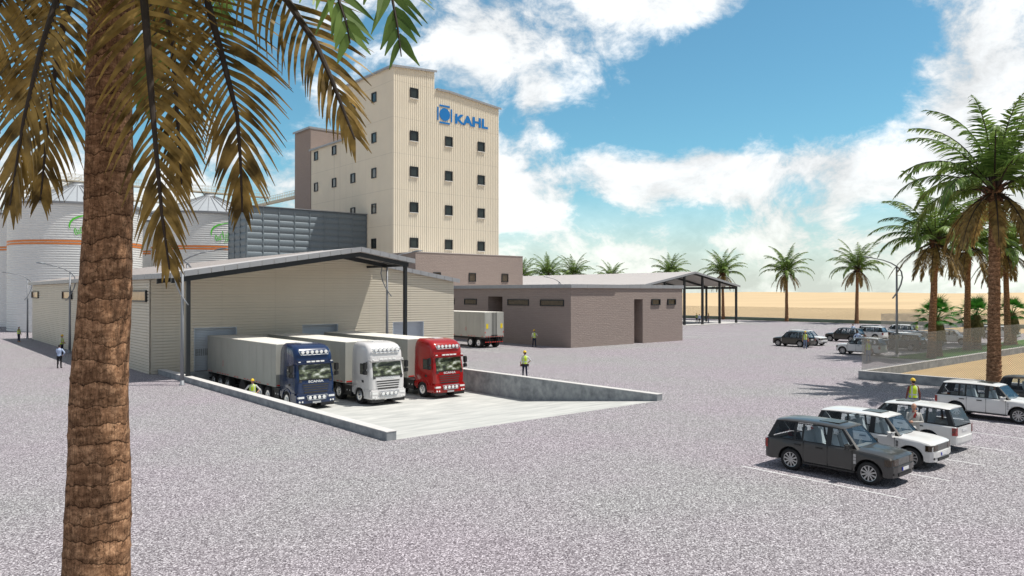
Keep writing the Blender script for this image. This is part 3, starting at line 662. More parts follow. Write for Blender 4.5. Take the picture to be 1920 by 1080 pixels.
# ---- processing tower
TA0, TAM, TA1, TB0, TBM, TB1 = 54.4, 61.35, 73.44, 89.6, 103.05, 115.4
tower = site('processing_tower', (TA0 + TA1) / 2, TB0, 'tall cream ribbed tower with square dark windows and blue lettering near its top', 'tower')
def ttop(a):
    if a < TAM: return 37.35 + .55 * (a - TA0) / (TAM - TA0)
    return 35.35 if a < 63.8 else 35.35 - (a - 63.8) * .93 / (TA1 - 63.8)
mb = MB()
P = lambda u, z, d: (u, TB0 - d, z)
ribs_v(mb, P, TA0, TAM, 0, ttop, .34, .06); ribs_v(mb, P, TAM, TA1, 0, ttop, .34, .06)
mb.build('front_wall', M['clad_tower'], tower)
mb = MB()
ribs_v(mb, lambda u, z, d: (TA0 - d, u, z), TB0, TBM, 0, lambda u: 37.35, .34, .05); ribs_v(mb, lambda u, z, d: (TA0 - d, u, z), TBM, TB1, 0, lambda u: 29.3, .34, .05)
mb.build('side_wall', M['clad_tower'], tower)
mb = MB()
mb.prism([(TA0 + .02, 0), (TA0 + .02, 37.33), (TAM, 37.88), (TAM, 0)], TB0 + .02, TBM)
mb.prism([(TAM + .01, 0), (TAM + .01, 35.33), (63.8, 35.33), (TA1, 34.4), (TA1, 0)], TB0 + .02, TB1)
mb.box(TA0 + .02, TAM, TBM + .01, TB1, 0, 29.28)
mb.build('core_wall', M['clad_tower'], tower)
mb = MB()
mb.prism([(TA0 - .3, 37.38), (TA0 - .3, 37.45), (TAM + .25, 38.02), (TAM + .25, 37.95)], TB0 - .28, TBM + .2)
mb.prism([(TAM + .26, 35.4), (TAM + .26, 35.47), (63.8, 35.47), (TA1 + .3, 34.5), (TA1 + .3, 34.43), (63.8, 35.4)], TB0 - .28, TB1 + .2)
mb.box(TA0 - .3, TAM, TBM + .21, TB1 + .2, 29.32, 29.4)
mb.build('roof', M['roof'], tower)
mb = MB()
fascia_run(mb, (TA0 - .3, TB0 - .3, 37.47), (TAM + .25, TB0 - .3, 38.04), .3, .04, (0, -1, 0), .7)
fascia_run(mb, (TA0 - .32, TBM + .2, 37.47), (TA0 - .32, TB0 - .28, 37.47), .3, .04, (-1, 0, 0), .7)
fascia_run(mb, (TA0 - .32, TB1 + .2, 29.42), (TA0 - .32, TBM + .22, 29.42), .3, .04, (-1, 0, 0), .7)
fascia_run(mb, (TAM + .3, TB0 - .3, 35.49), (63.8, TB0 - .3, 35.49), .3, .04, (0, -1, 0), .7)
fascia_run(mb, (63.8, TB0 - .3, 35.49), (TA1 + .3, TB0 - .3, 34.52), .3, .04, (0, -1, 0), .7)
mb.split('fascia', M['fascia'], tower)
for z in (28.0, 22.92, 17.85, 12.8):
    for a in (57.8, 63.85, 69.9): window(tower, 'b', a - .66, a + .66, z - .72, z + .72, TB0 - .06, .12, .13)
window(tower, 'b', 57.8 - .66, 57.8 + .66, 34.1 - .72, 34.1 + .72, TB0 - .06, .12, .13)
for b in (94.7, 101.0, 107.1, 113.4):
    for z in (33.95, 28.1, 23.0, 17.85, 12.8):
        if z > 30 and b > 103: continue
        if z < 20 and b > 102: continue
        window(tower, 'a', b - .66, b + .66, z - .72, z + .72, TA0 - .05, .12, .13, sill=False)
# sign on the tower
FB = TB0 - .09
mb = MB(); cx, cz = 63.12, 31.88
mb.lathe([(0, -.04), (.93, -.04), (.93, .04), (0, .04)], 40, (cx, FB, cz), 'y')
mb.box(61.78, 62.02, FB - .04, FB + .04, cz - .95, cz + .95); mb.box(64.22, 64.46, FB - .04, FB + .04, cz - .95, cz + .95)
mb.box(62.2, 64.04, FB - .04, FB + .04, cz + 1.12, cz + 1.36); mb.box(62.2, 64.04, FB - .04, FB + .04, cz - 1.36, cz - 1.12)
mb.build('logo_emblem', M['logo'], tower)
def flat_text(mb, txt, fn, bold, mi=0):
    """fn(u, v) with u, v in 0..1 -> point"""
    vs, fs = text_geo(txt, bold); mb.add([fn(u, v) for u, v in vs], fs, mi)
mb = MB(); flat_text(mb, "KAHL", lambda u, v: (64.98 + u * 6.25, FB - .02, 30.85 + v * 1.5), .045)
mb.build('sign_letters', M['logo'], tower, fix=False)
# ---- brick annex in front of the tower, brick stair tower, grey ribbed filter house
annex = site('brick_annex', 63.9, 83.8, 'two storey brown brick block at the foot of the cream tower', 'building')
mb = MB(); mb.box(54.36, 73.35, 83.8, 89.5, 0, 11.12); mb.build('wall', M['brick'], annex)
mb = MB(); mb.box(54.30, 73.41, 83.74, 89.5, 11.12, 11.2); mb.build('roof', M['roof'], annex)
for a in (57.8, 63.85, 69.85): window(annex, 'b', a - .62, a + .62, 7.28, 8.5, 83.8, .1, .1, 'darksteel', 'pane_dim', False)
stair = site('brick_stair_tower', 57.5, 115.5, 'brown brick stair tower rising behind the left end of the cream tower', 'tower')
mb = MB(); mb.box(54.4, 60.7, 115.62, 121.8, 0, 33.2); mb.build('wall', M['brick'], stair)
mb = MB(); mb.box(54.15, 60.95, 115.6, 122.05, 33.2, 33.3); mb.build('roof', M['roof'], stair)
mb = MB(); fascia_run(mb, (54.13, 122.05, 33.32), (54.13, 115.6, 33.32), .34, .04, (-1, 0, 0), .7); fascia_run(mb, (54.13, 115.58, 33.32), (60.95, 115.58, 33.32), .34, .04, (0, -1, 0), .7); mb.split('fascia', M['fascia'], stair)
M['filter'] = mat('filter_sheet', (.185, .225, .255), .5, .15, .28, 9)
filt = site('filter_house', 45.5, 96.8, 'blue-grey ribbed metal box building between the silos and the cream tower', 'building')
mb = MB(); FA0, FA1, FB0, FB1, FH = 36.6, 54.3, 96.8, 103.3, 17.15
for (P_, u0, u1) in ((lambda u, z, d: (u, FB0 - d, z), FA0, FA1), (lambda u, z, d: (FA0 - d, u, z), FB0, FB1)):
    n = round(FH / .84)
    for i in range(n):
        z0 = i * FH / n; dz = FH / n
        pr = [(z0, .0), (z0 + .12 * dz, .05), (z0 + .28 * dz, .09), (z0 + .5 * dz, .11), (z0 + .72 * dz, .09), (z0 + .88 * dz, .05), (z0 + dz, 0)]
        for (za, da), (zb, db) in zip(pr, pr[1:]): mb.quad(P_(u0, za, da), P_(u1, za, da), P_(u1, zb, db), P_(u0, zb, db))
mb.box(FA0 + .01, FA1, FB0 + .01, FB1, 0, FH); mb.build('wall', M['filter'], filt)
mb = MB()
for k in range(9):
    a = FA0 + k * 2.2; mb.box(a - .06, a + .06, FB0 - .15, FB0, 0, FH)
for k in range(4):
    b = FB0 + k * 2.1; mb.box(FA0 - .15, FA0, b - .06, b + .06, 0, FH)
mb.build('stiffener', M['filter'], filt)
mb = MB(); mb.box(FA0 - .3, FA1, FB0 - .3, FB1 + .1, FH, FH + .09); mb.build('roof', M['zinc'], filt)

# ---- low brick building
LA0, LA1, LB0, LH = 54.4, 73.2, 54.6, 6.22
low = site('brick_office', (LA0 + LA1) / 2, LB0, 'low brown brick building with flat roof, slit windows and two tall door openings', 'building')
mb = MB()
# walls with two deep recesses
mb.box(LA0, 64.37, LB0, LB0 + .5, 0, LH); mb.box(65.85, LA1, LB0, LB0 + .5, 0, LH); mb.box(64.37, 65.85, LB0 + .001, LB0 + .5, 4.98, LH); mb.box(64.3, 65.92, LB0 + 1.4, LB0 + 1.5, 0, 5.2)
mb.box(64.30, 64.369, LB0 + .5, LB0 + 1.4, 0, 5.2); mb.box(65.851, 65.92, LB0 + .5, LB0 + 1.4, 0, 5.2)
mb.box(LA0, LA0 + .5, LB0 + .5, 65.69, 0, LH); mb.box(LA0, LA0 + .5, 68.35, 83.78, 0, LH); mb.box(LA0 + .001, LA0 + .5, 65.69, 68.35, 5.27, LH)
mb.box(LA0 + 2.2, LA0 + 2.3, 65.5, 68.5, 0, 5.4); mb.box(LA0 + .5, LA0 + 2.2, 65.55, 65.689, 0, 5.4); mb.box(LA0 + .5, LA0 + 2.2, 68.351, 68.5, 0, 5.4)
mb.box(LA1 - .5, LA1, LB0 + .5, 83.78, 0, LH)
mb.build('wall', M['brick'], low)
mb = MB(); mb.box(LA0 - .22, 61.4, LB0 - .22, 83.75, LH, LH + .34); mb.box(61.4, LA1 + .1, LB0 - .1, 83.75, LH, LH + .34); mb.build('roof', M['roof'], low)
mb = MB(); fascia_run(mb, (LA0 - .23, 83.7, LH + .37), (LA0 - .23, LB0 - .22, LH + .37), .38, .02, (-1, 0, 0), 1.0); fascia_run(mb, (LA0 - .23, LB0 - .23, LH + .37), (61.4, LB0 - .23, LH + .37), .38, .02, (0, -1, 0), 2.2)
fascia_run(mb, (61.4, LB0 - .11, LH + .37), (LA1 + .1, LB0 - .11, LH + .37), .38, .02, (0, -1, 0), 2.0); mb.split('fascia', M['fascia'], low)
for b0, b1 in ((55.6, 59.28), (61.1, 64.75), (70.5, 72.95), (75.0, 77.5)): window(low, 'a', b0, b1, 4.28, 4.98, LA0, .08, .1, 'darksteel', 'pane_dim', False)
for a0, a1 in ((67.36, 68.9), (70.28, 71.8)): window(low, 'b', a0, a1, 4.28, 4.98, LB0, .14, .1, 'darksteel', 'pane_dim', False)

# ---- open shed
shed = site('open_shed', 110, 79.7, 'long open-sided shed with pale gabled roof on black steel posts', 'shed')
SE, SR = 7.05, 9.45
def stop(a): return SR - (SR - SE) * abs(a - 110) / 14.0
mb = MB(); mb.prism([(96, SE - .1), (96, SE), (110, SR), (124, SE), (124, SE - .1), (110, SR - .1)], 79.2, 152)
for k in range(73): mb.prism([(96.05, SE), (110, SR), (110, SR + .04), (96.05, SE + .04)], 79.3 + k, 79.34 + k)
mb.build('roof', M['roof'], shed)
mb = MB(); fascia_run(mb, (95.98, 79.18, SE + .03), (110, 79.18, SR + .03), .36, .03, (0, -1, 0), .6); fascia_run(mb, (110, 79.18, SR + .03), (124.02, 79.18, SE + .03), .36, .03, (0, -1, 0), .6)
fascia_run(mb, (95.97, 152, SE + .03), (95.97, 79.2, SE + .03), .3, .03, (-1, 0, 0), 1.0); mb.split('fascia', M['fascia'], shed)
mb = MB(); mb.prism([(96.3, SE - .5), (96.3, SE - .14), (110, SR - .14), (123.7, SE - .14), (123.7, SE - .5), (110, SR - .5)], 79.6, 79.8)
for a in (96.6, 123.4): mb.box(a - .12, a + .12, 79.8, 151, SE - .62, SE - .22)
for b in (86.2, 92.7, 99.2, 112, 125, 138, 150): mb.prism([(96.3, SE - .5), (96.3, SE - .14), (110, SR - .14), (123.7, SE - .14), (123.7, SE - .5), (110, SR - .5)], b, b + .15)
mb.build('roof_beam', M['darksteel'], shed)
mb = MB()
for k in range(46):
    a = 96.3 + k * .6; mb.box(a, a + .06, 79.4, 110, stop(a) - .16, stop(a) - .11)
mb.build('roof_ribs', M['roof'], shed)
for a in (96.6, 102.0, 107.4, 112.7, 118.0, 123.4):
    mb = MB(); mb.box(a - .17, a + .17, 79.53, 79.87, .05, stop(a) - .3); mb.build('post', M['darksteel'], shed)
for b in (86.2, 99.2, 112, 125, 138, 150):
    for a in (96.6, 123.4):
        mb = MB(); mb.box(a - .16, a + .16, b, b + .3, .05, SE - .5); mb.build('post', M['darksteel'], shed)
sheet('shed_floor', [95.6, 125.6], [78.6, 152], .05, M['coping'])

# ---- silos
def band_ring(mb, r, z0, z1, n=72): mb.lathe([(r, z0), (r, z1)], n, cap=False)
def make_silo():
    t = empty('grain_silo')
    R0, H, HA = 9.1, 19.0, 22.7
    prof = []; nr = 54
    for i in range(nr):
        z = i * H / nr; dz = H / nr
        prof += [(R0, z), (R0 + .05, z + .25 * dz), (R0 + .05, z + .7 * dz), (R0, z + .97 * dz)]
    prof.append((R0, H)); prof = [(0.0001, 0)] + prof
    mb = MB(); mb.lathe(prof, 96); mb.build('silo_wall', M['silo'], t, smooth=True)
    mb = MB(); mb.lathe([(R0 + .28, H - .25), (R0 + .3, H), (1.1, HA - .3), (0.8, HA)], 72); mb.lathe([(0, HA - .3), (.9, HA - .3), (.9, HA + .15), (0, HA + .15)], 20)
    rf = mb.build('roof_cone', M['zinc_light'], t)
    mb = MB()
    for k in range(40):
        a = 2 * math.pi * k / 40; c, s = math.cos(a), math.sin(a)
        mb.tube([((R0 + .25) * c, (R0 + .25) * s, H + .06), (1.1 * c, 1.1 * s, HA - .22)], .055, 4)
    mb.lathe([(R0 + .26, H - .34), (R0 + .36, H - .3), (R0 + .36, H - .02), (R0 + .26, H + .02)], 72, cap=False)
    mb.build('roof_rib', M['zinc'], rf)
    mb = MB(); band_ring(mb, R0 + .075, 12.72, 12.98); band_ring(mb, R0 + .075, 13.10, 13.38); mb.build('orange_band', M['orange'], t, smooth=True)
    # green lettering wrapped on the wall; drawn as strokes (u to the right, v up, in metres, from its centre)
    K = .0058
    def S(pts, w): return [((x - 535) * K, -(y - 700) * K) for x, y in pts], w
    strokes = [S([(388, 665), (372, 620), (368, 560), (392, 485), (440, 420), (520, 368), (610, 332), (730, 298), (860, 278), (1000, 282)], [.03, .13, .2, .24, .25, .23, .2, .14, .1, .04]),
               S([(475, 650), (478, 700), (488, 760), (505, 800), (545, 782), (525, 700), (505, 645), (475, 650)], .11),
               S([(545, 782), (580, 765), (565, 672)], .1), S([(580, 765), (625, 750), (602, 640), (618, 603), (650, 606), (655, 640)], .1), S([(580, 765), (668, 740)], .12),
               S([(665, 520), (690, 620), (715, 735)], .13),
               S([(760, 590), (770, 690), (760, 780), (735, 805)], .1), S([(815, 570), (825, 680), (812, 770), (790, 795)], .1), S([(798, 530), (806, 545)], .09),
               S([(845, 440), (868, 600), (872, 700), (840, 715)], .11), S([(905, 430), (930, 690)], .11),
               S([(455, 604), (464, 612)], .09), S([(488, 594), (497, 602)], .09), S([(575, 838), (583, 850)], .09), S([(604, 828), (612, 840)], .09),
               S([(690, 850), (760, 838), (840, 815)], .05)]
    mb = MB(); Rl = R0 + .1; zc = 14.75
    for pts, w in strokes:
        ws = w if isinstance(w, list) else [w] * len(pts)
        out = []
        for i, (u, v) in enumerate(pts):
            a = pts[max(i - 1, 0)]; b = pts[min(i + 1, len(pts) - 1)]
            dx, dy = b[0] - a[0], b[1] - a[1]; l = math.hypot(dx, dy) or 1; nx, ny = -dy / l * ws[i] / 2, dx / l * ws[i] / 2
            out.append(((u + nx, v + ny), (u - nx, v - ny)))
        Q = lambda p: (Rl * math.sin(p[0] / Rl), -Rl * math.cos(p[0] / Rl), zc + p[1])
        for p, q in zip(out, out[1:]): mb.quad(Q(p[0]), Q(q[0]), Q(q[1]), Q(p[1]))
    mb.split('lettering', M['green'], t, fix=False)
    return t
M['zinc_light'] = mat('silo_roof', (.50, .53, .56), .45, .3, .08, 1)
s0 = make_silo(); LROT = R(30.0)
for i, (A, B, lab) in enumerate(((23.5, 132.6, 'ribbed white silo with orange stripes at the left, partly behind the near palm trunk'),
                      (43.6, 132.6, 'ribbed white silo with orange stripes next to the blue-grey box building'),
                      (23.5, 153.0, 'rear silo showing only at the left edge of the picture'),
                      (43.6, 153.0, 'rear silo glimpsed between the two front silos'))):
    s = s0 if i == 0 else copy_tree(s0)
    s.location = W(A, B); s.rotation_euler = (0, 0, LROT); tag(s, lab, 'silo', 'grain silos behind the warehouse')
# catwalks over the silos
def catwalk(A0, B0, A1, B1, z, label, z1=None):
    z1 = z if z1 is None else z1
    t = site('catwalk', A0, B0, label, 'catwalk', 'steel catwalks above the silos')
    d = Vector((A1 - A0, B1 - B0, z1 - z)); L = d.length; d.normalize(); n = Vector((-d.y, d.x, 0)).normalized()
    P0 = Vector((A0, B0, z))
    mb = MB(); 
    for s in (-1, 1): mb.tube([P0 + n * .55 * s, P0 + d * L + n * .55 * s], .16, 4)
    mb.quad(P0 + n * .6, P0 - n * .6, P0 + d * L - n * .6, P0 + d * L + n * .6); mb.build('deck', M['catcream'], t)
    mb = MB(); k = int(L / 1.0)
    for s in (-1, 1):
        for hh in (.55, 1.1): mb.tube([P0 + n * .6 * s + Vector((0, 0, hh)), P0 + d * L + n * .6 * s + Vector((0, 0, hh))], .035, 4)
        for i in range(k + 1): q = P0 + d * (L * i / k) + n * .6 * s; mb.tube([q, q + Vector((0, 0, 1.1))], .03, 4)
    mb.build('railing', M['catcream'], t)
M['catcream'] = mat('catwalk_paint', (.55, .50, .40), .6)
catwalk(-25, 132.6, 54.2, 132.6, 23.1, 'steel catwalk crossing the tops of the two front silos')
catwalk(-25, 153, 57, 153, 23.1, 'steel catwalk crossing the tops of the rear silos')
catwalk(23.5, 133.4, 23.5, 152.2, 23.1, 'short link catwalk between the left front silo and the one behind it')
catwalk(56, 122.1, 56, 152.0, 22.6, 'catwalk running back from the brick stair tower')
# ================================================================= STREET LAMPS
def make_lamp():
    t = empty('street_lamp')
    mb = MB(); mb.tube([(0, 0, 0), (0, 0, 3.5), (0, 0, 7.6)], [.115, .095, .07], 12); mb.lathe([(.2, 0), (.2, .04), (.13, .08), (.12, .3)], 12); mb.build('pole', M['zinc'], t, smooth=True)
    mb = MB()
    for dy in (-.07, .07):
        mb.tube([(.34, dy, 4.95), (.12, dy, 5.25), (-.12, dy, 5.65), (-.34, dy, 6.15), (-.46, dy, 6.7), (-.38, dy, 7.2), (-.08, dy, 7.6), (.45, dy * .8, 7.93), (1.1, dy * .5, 8.18), (1.95, dy * .3, 8.36)], .035, 6)
    mb.tube([(-.44, 0, 6.9), (0, 0, 6.9)], .02, 5); mb.build('arm', M['zinc'], t, smooth=True)
    mb = MB()
    pr = [(1.85, .05, 8.34, .03), (2.0, .11, 8.38, .05), (2.25, .15, 8.43, .07), (2.55, .13, 8.47, .055), (2.75, .04, 8.46, .02)]
    vs = []; n = 10
    for x, w, z, hh in pr:
        for k in range(n): a = 2 * math.pi * k / n; vs.append((x, w * math.cos(a), z + hh * math.sin(a)))
    mb.add(vs, [(i * n + k, i * n + (k + 1) % n, (i + 1) * n + (k + 1) % n, (i + 1) * n + k) for i in range(4) for k in range(n)] + [list(range(n)), list(range(4 * n, 5 * n))])
    mb.build('lamp_head', M['lamp_grey'], t, smooth=True)
    return t
M['lamp_grey'] = mat('lamp_head_grey', (.16, .18, .20), .35, .4)
l0 = make_lamp()
LAMPS = [(-20.35, 45.9, 12, 1.0, 'street lamp standing alone beside the left post of the ramp canopy'),
         (-23.9, 54.7, -128, 1.03, 'street lamp half hidden behind the near palm trunk'),
         (-41.8, 70.3, -140, 1.0, 'street lamp by the warehouse side wall behind the man in the pale blue shirt'),
         (-60.2, 92.4, -140, .97, 'farthest street lamp at the left end of the warehouse'),
         (-10.35, 61.6, 15, 1.09, 'street lamp in front of the warehouse wall behind the red truck'),
         (7.4, 117, -160, .97, 'street lamp whose head shows above the low brick building roof'),
         (34.0, 65.7, 175, 1.05, 'street lamp beside the grass strip behind the mesh fence')]
for i, (x, y, az, s, lab) in enumerate(LAMPS):
    o = l0 if i == 0 else copy_tree(l0)
    o.location = (x, y, 0); o.rotation_euler = (0, 0, R(az)); o.scale = (s, s, s); tag(o, lab, 'street lamp', 'curved arm street lamps')

# ================================================================= CARS
def lerp(a, b, t): return a + (b - a) * t
def interp(x, tab):
    if x <= tab[0][0]: return tab[0][1]
    for (x0, y0), (x1, y1) in zip(tab, tab[1:]):
        if x <= x1: return lerp(y0, y1, (x - x0) / (x1 - x0))
    return tab[-1][1]
AX = 1.44; WR = .40; AR = .475
def low(x):
    for c in (AX, -AX):
        d = x - c
        if abs(d) < AR: return max(.40 + math.sqrt(AR * AR - d * d), .36)
    return .36
BELT = [(-2.58, 1.07), (-2.45, 1.11), (-1, 1.135), (.95, 1.14), (1.6, 1.10), (2.1, 1.03), (2.3, .985), (2.36, .95)]
WID = [(-2.58, .90), (-2.5, .955), (-2.1, .985), (1.5, .99), (2.0, .965), (2.25, .91), (2.36, .84)]
def car_meshes():
    D = {}
    # body side shells, front and tail ends
    xs = sorted(set([-2.58, -2.54, -2.45, -2.3, -2.1] + [c + AR * math.sin(R(k)) for c in (AX, -AX) for k in (-90, -84, -72, -58, -42, -24, -8, 8, 24, 42, 58, 72, 84, 90)] + [-.8, -.5, -.2, .1, .4, .7, .85, 2.05, 2.18, 2.27, 2.33, 2.36]))
    mb = MB(); NP = 8
    rows = {1: [], -1: []}
    for s in (1, -1):
        for x in xs:
            w = interp(x, WID); b = interp(x, BELT); l = low(x)
            flare = max(0, 1 - min(abs(x - AX), abs(x + AX)) / .62) * .022
            m1 = max(l + .015, .52); m2 = max(l + .05, .78)
            rows[s].append([(x, s * (w - .12), l + .0), (x, s * (w - .03 + flare), l), (x, s * (w - .005 + flare), m1), (x, s * (w + flare * .8), m2), (x, s * (w - .005), lerp(m2, b, .55)), (x, s * (w - .02), b - .05), (x, s * (w - .055), b - .012), (x, s * (w - .11), b)])
    for s in (1, -1):
        vs = [p for r in rows[s] for p in r]
        mb.add(vs, [(i * NP + k, i * NP + k + 1, (i + 1) * NP + k + 1, (i + 1) * NP + k) for i in range(len(xs) - 1) for k in range(NP - 1)])
    mb.add(rows[1][-1] + rows[-1][-1][::-1], [list(range(2 * NP))]); mb.add(rows[1][0] + rows[-1][0][::-1], [list(range(2 * NP))])
    # cowl shelf and parcel shelf close the top edge at the belt
    D['body'] = (mb, 'paint')
    mb = MB(); mb.box(-2.5, 2.2, -.80, .80, .34, .62); mb.box(-2.45, .95, -.84, .84, .62, .70); mb.box(1.0, 2.2, -.62, .62, .62, .98); mb.box(-2.5, -2.0, -.62, .62, .62, .95)
    D['underbody'] = (mb, 'black')
    # bonnet
    mb = MB(); hx = [.93, 1.2, 1.6, 1.95, 2.18, 2.3, 2.36]; hy = [-1, -.8, -.55, -.25, 0, .25, .55, .8, 1]
    vs = []
    for x in hx:
        w = interp(x, WID) - .112; b = interp(x, BELT)
        for q in hy: vs.append((x, q * w, b + (.035 + .025 * (abs(q) > .5 and abs(q) < .9)) * (1 - abs(q) ** 4) * interp(x, [(2.18, 1), (2.36, .2)])))
    n = len(hy); mb.add(vs, [(i * n + k, i * n + k + 1, (i + 1) * n + k + 1, (i + 1) * n + k) for i in range(len(hx) - 1) for k in range(n - 1)])
    D['bonnet'] = (mb, 'paint')
    # glasshouse
    xb = [-2.50, -2.22, -1.38, -1.28, -1.06, -.98, -.12, .08, .84, 1.02]; xt = [-2.14, -1.98, -1.38, -1.28, -1.06, -.98, -.12, .08, .36, .45]
    ZB, ZT = 1.12, 1.77
    def gp(i, z, s): return (lerp(xb[i], xt[i], (z - ZB) / (ZT - ZB)), s * (.885 - (z - ZB) * .26), z)
    pl = MB(); wn = MB()
    for s in (1, -1):
        for i in range(9):
            if i % 2 == 0: pl.quad(gp(i, ZB, s), gp(i + 1, ZB, s), gp(i + 1, ZT, s), gp(i, ZT, s))
            else:
                pl.quad(gp(i, ZB, s), gp(i + 1, ZB, s), gp(i + 1, 1.165, s), gp(i, 1.165, s)); pl.quad(gp(i, 1.735, s), gp(i + 1, 1.735, s), gp(i + 1, ZT, s), gp(i, ZT, s))
                wn.quad(gp(i, 1.165, s), gp(i + 1, 1.165, s), gp(i + 1, 1.735, s), gp(i, 1.735, s))
    # screen pillars at front and rear
    def strip(mb_, p, q, a, b): mb_.quad(p, q, b, a)
    for s in (1, -1):
        pl.quad((1.02, s * .885, ZB), (1.06, s * .79, 1.15), (.47, s * .63, ZT + .01), (.45, s * .716, ZT))
        pl.quad((-2.50, s * .885, ZB), (-2.53, s * .80, 1.12), (-2.16, s * .62, ZT + .01), (-2.14, s * .716, ZT))
    pl.quad((1.06, -.79, 1.15), (1.06, .79, 1.15), (1.0, .775, 1.19), (1.0, -.775, 1.19))
    D['pillars'] = (pl, 'black'); D['side_window'] = (wn, 'glass')
    mb = MB(); mb.quad((1.0, -.775, 1.19), (1.0, .775, 1.19), (.47, .63, ZT + .01), (.47, -.63, ZT + .01)); D['windscreen'] = (mb, 'glass')
    mb = MB(); mb.quad((-2.53, -.80, 1.12), (-2.53, .80, 1.12), (-2.16, .62, ZT + .01), (-2.16, -.62, ZT + .01)); D['rear_window'] = (mb, 'glass')
    # roof
    mb = MB(); rx = [.50, .40, .15, -.4, -1.2, -1.8, -2.1, -2.2]; rz = [1.785, 1.815, 1.845, 1.87, 1.87, 1.85, 1.82, 1.79]
    hp = [(-.735, -.04), (-.74, -.012), (-.68, .02), (-.5, .045), (-.25, .055), (0, .058), (.25, .055), (.5, .045), (.68, .02), (.74, -.012), (.735, -.04)]
    vs = []
    for x, z in zip(rx, rz):
        k = .9 if x in (.5, -2.2) else 1
        for y, dz in hp: vs.append((x, y * k, max(ZT - .01, z - .04 + dz)))
    n = len(hp); f = [(i * n + k, i * n + k + 1, (i + 1) * n + k + 1, (i + 1) * n + k) for i in range(len(rx) - 1) for k in range(n - 1)] + [(i * n, (i + 1) * n, (i + 2) * n - 1, (i + 1) * n - 1) for i in range(len(rx) - 1)]
    f += [list(range(n)), list(range((len(rx) - 1) * n, len(rx) * n))]
    mb.add(vs, f); D['roof'] = (mb, 'paint')
    mb = MB(); mb.box(-.62, .12, -.36, .36, 1.86, 1.895); D['sunroof'] = (mb, 'tintglass')
    mb = MB()
    for s in (1, -1):
        mb.bbox(-.02, .5, s * .38 - .24, s * .38 + .24, .70, .88, .05); mb.add([], []); mb.prism([(-.05, .85), (-.2, 1.42), (-.08, 1.45), (.1, .9)], s * .38 - .23, s * .38 + .23); mb.bbox(-.24, -.12, s * .38 - .13, s * .38 + .13, 1.45, 1.62, .03)
        mb.prism([(-1.05, .85), (-1.2, 1.42), (-1.08, 1.45), (-.9, .9)], s * .40 - .3, s * .40 + .3); mb.bbox(-1.24, -1.12, s * .40 - .13, s * .40 + .13, 1.44, 1.60, .03)
    mb.bbox(-1.0, -.5, -.7, .7, .70, .88, .05)
    D['seat'] = (mb, 'seat')
    mb = MB(); mb.bbox(.62, 1.0, -.76, .76, .95, 1.16, .05); mb.lathe([(.17, 0), (.19, .015), (.17, .03), (.155, .015)], 18, (.55, .38, 1.1), 'x'); D['dashboard'] = (mb, 'dash')
    # front and rear dress
    mb = MB(); pl_ = [(2.02, -.965), (2.22, -.94), (2.38, -.82), (2.45, -.55), (2.47, 0), (2.45, .55), (2.38, .82), (2.22, .94), (2.02, .965)]
    mb.prism(pl_, .50, .70, axis='z'); q = [(x - .03, y * .985) for x, y in pl_]; mb.prism(q, .34, .499, axis='z'); mb.prism([(x - .05, y * .9) for x, y in pl_], .70, .725, axis='z')
    pr_ = [(-2.2, -.97), (-2.45, -.95), (-2.60, -.82), (-2.67, -.5), (-2.68, 0), (-2.67, .5), (-2.60, .82), (-2.45, .95), (-2.2, .97)]
    mb.prism(pr_, .44, .66, axis='z'); mb.prism([(x + .05, y * .97) for x, y in pr_], .34, .439, axis='z'); D['bumper'] = (mb, 'paint')
    mb = MB(); mb.box(2.30, 2.405, -.45, .45, .735, .955)
    D['grille'] = (mb, 'grille')
    for s, nm in ((1, 'headlight'), (-1, 'headlight_')):
        mb = MB(); mb.prism([(2.02, s * .978), (2.18, s * .962), (2.30, s * .90), (2.395, s * .76), (2.415, s * .46), (2.28, s * .46), (2.05, s * .8)], .735, .955, axis='z'); D[nm] = (mb, 'dlens')
        mb = MB(); mb.prism([(-2.42, s * .975), (-2.58, s * .935), (-2.61, s * .78), (-2.5, s * .76), (-2.42, s * .8)], .74, 1.06, axis='z'); D['taillight' + ('' if s > 0 else '_')] = (mb, 'redlens')
        mb = MB(); mb.bbox(.70, .86, s * .93 - .0, s * 1.14, 1.13, 1.28, .03); mb.box(.74, .82, s * .86, s * .95, 1.14, 1.18); D['mirror' + ('' if s > 0 else '_')] = (mb, 'paint')
    mb = MB()
    for s in (1, -1):
        for x in (-.32, -1.15): mb.bbox(x - .11, x + .11, s * .985, s * 1.012, .985, 1.02, .008)
    D['door_handle'] = (mb, 'black')
    mb = MB()
    for s in (1, -1):
        for x in (-.02, .88, -.93): mb.box(x - .006, x + .006, s * .90, s * (interp(x, WID) + .004), .40, 1.12)
        mb.box(-.93, .88, s * .90, s * .994, .40, .41)
    D['door_seam'] = (mb, 'black')
    mb = MB()
    for s in (1, -1):
        for k in range(3): mb.box(.93, 1.02, s * .95, s * 1.0, .66 + k * .12, .76 + k * .12)
    D['side_vent'] = (mb, 'alloy')
    mb = MB()
    mb.box(2.475, 2.487, -.19, .26, .545, .655); mb.box(-2.60, -2.587, -.26, .26, .86, .97); D['number_plate'] = (mb, 'plate')
    mb = MB(); mb.box(2.475, 2.489, -.26, -.191, .545, .655); mb.box(2.475, 2.489, .2605, .262, .545, .655); D['plate_band'] = (mb, 'plate_blue')
    # wheel: tyre, then ten-spoke rim
    ty = MB(); ty.lathe([(.27, -.11), (.36, -.125), (.395, -.10), (.40, -.05), (.40, .05), (.395, .10), (.36, .125), (.27, .11)], 28, axis='y', cap=False)
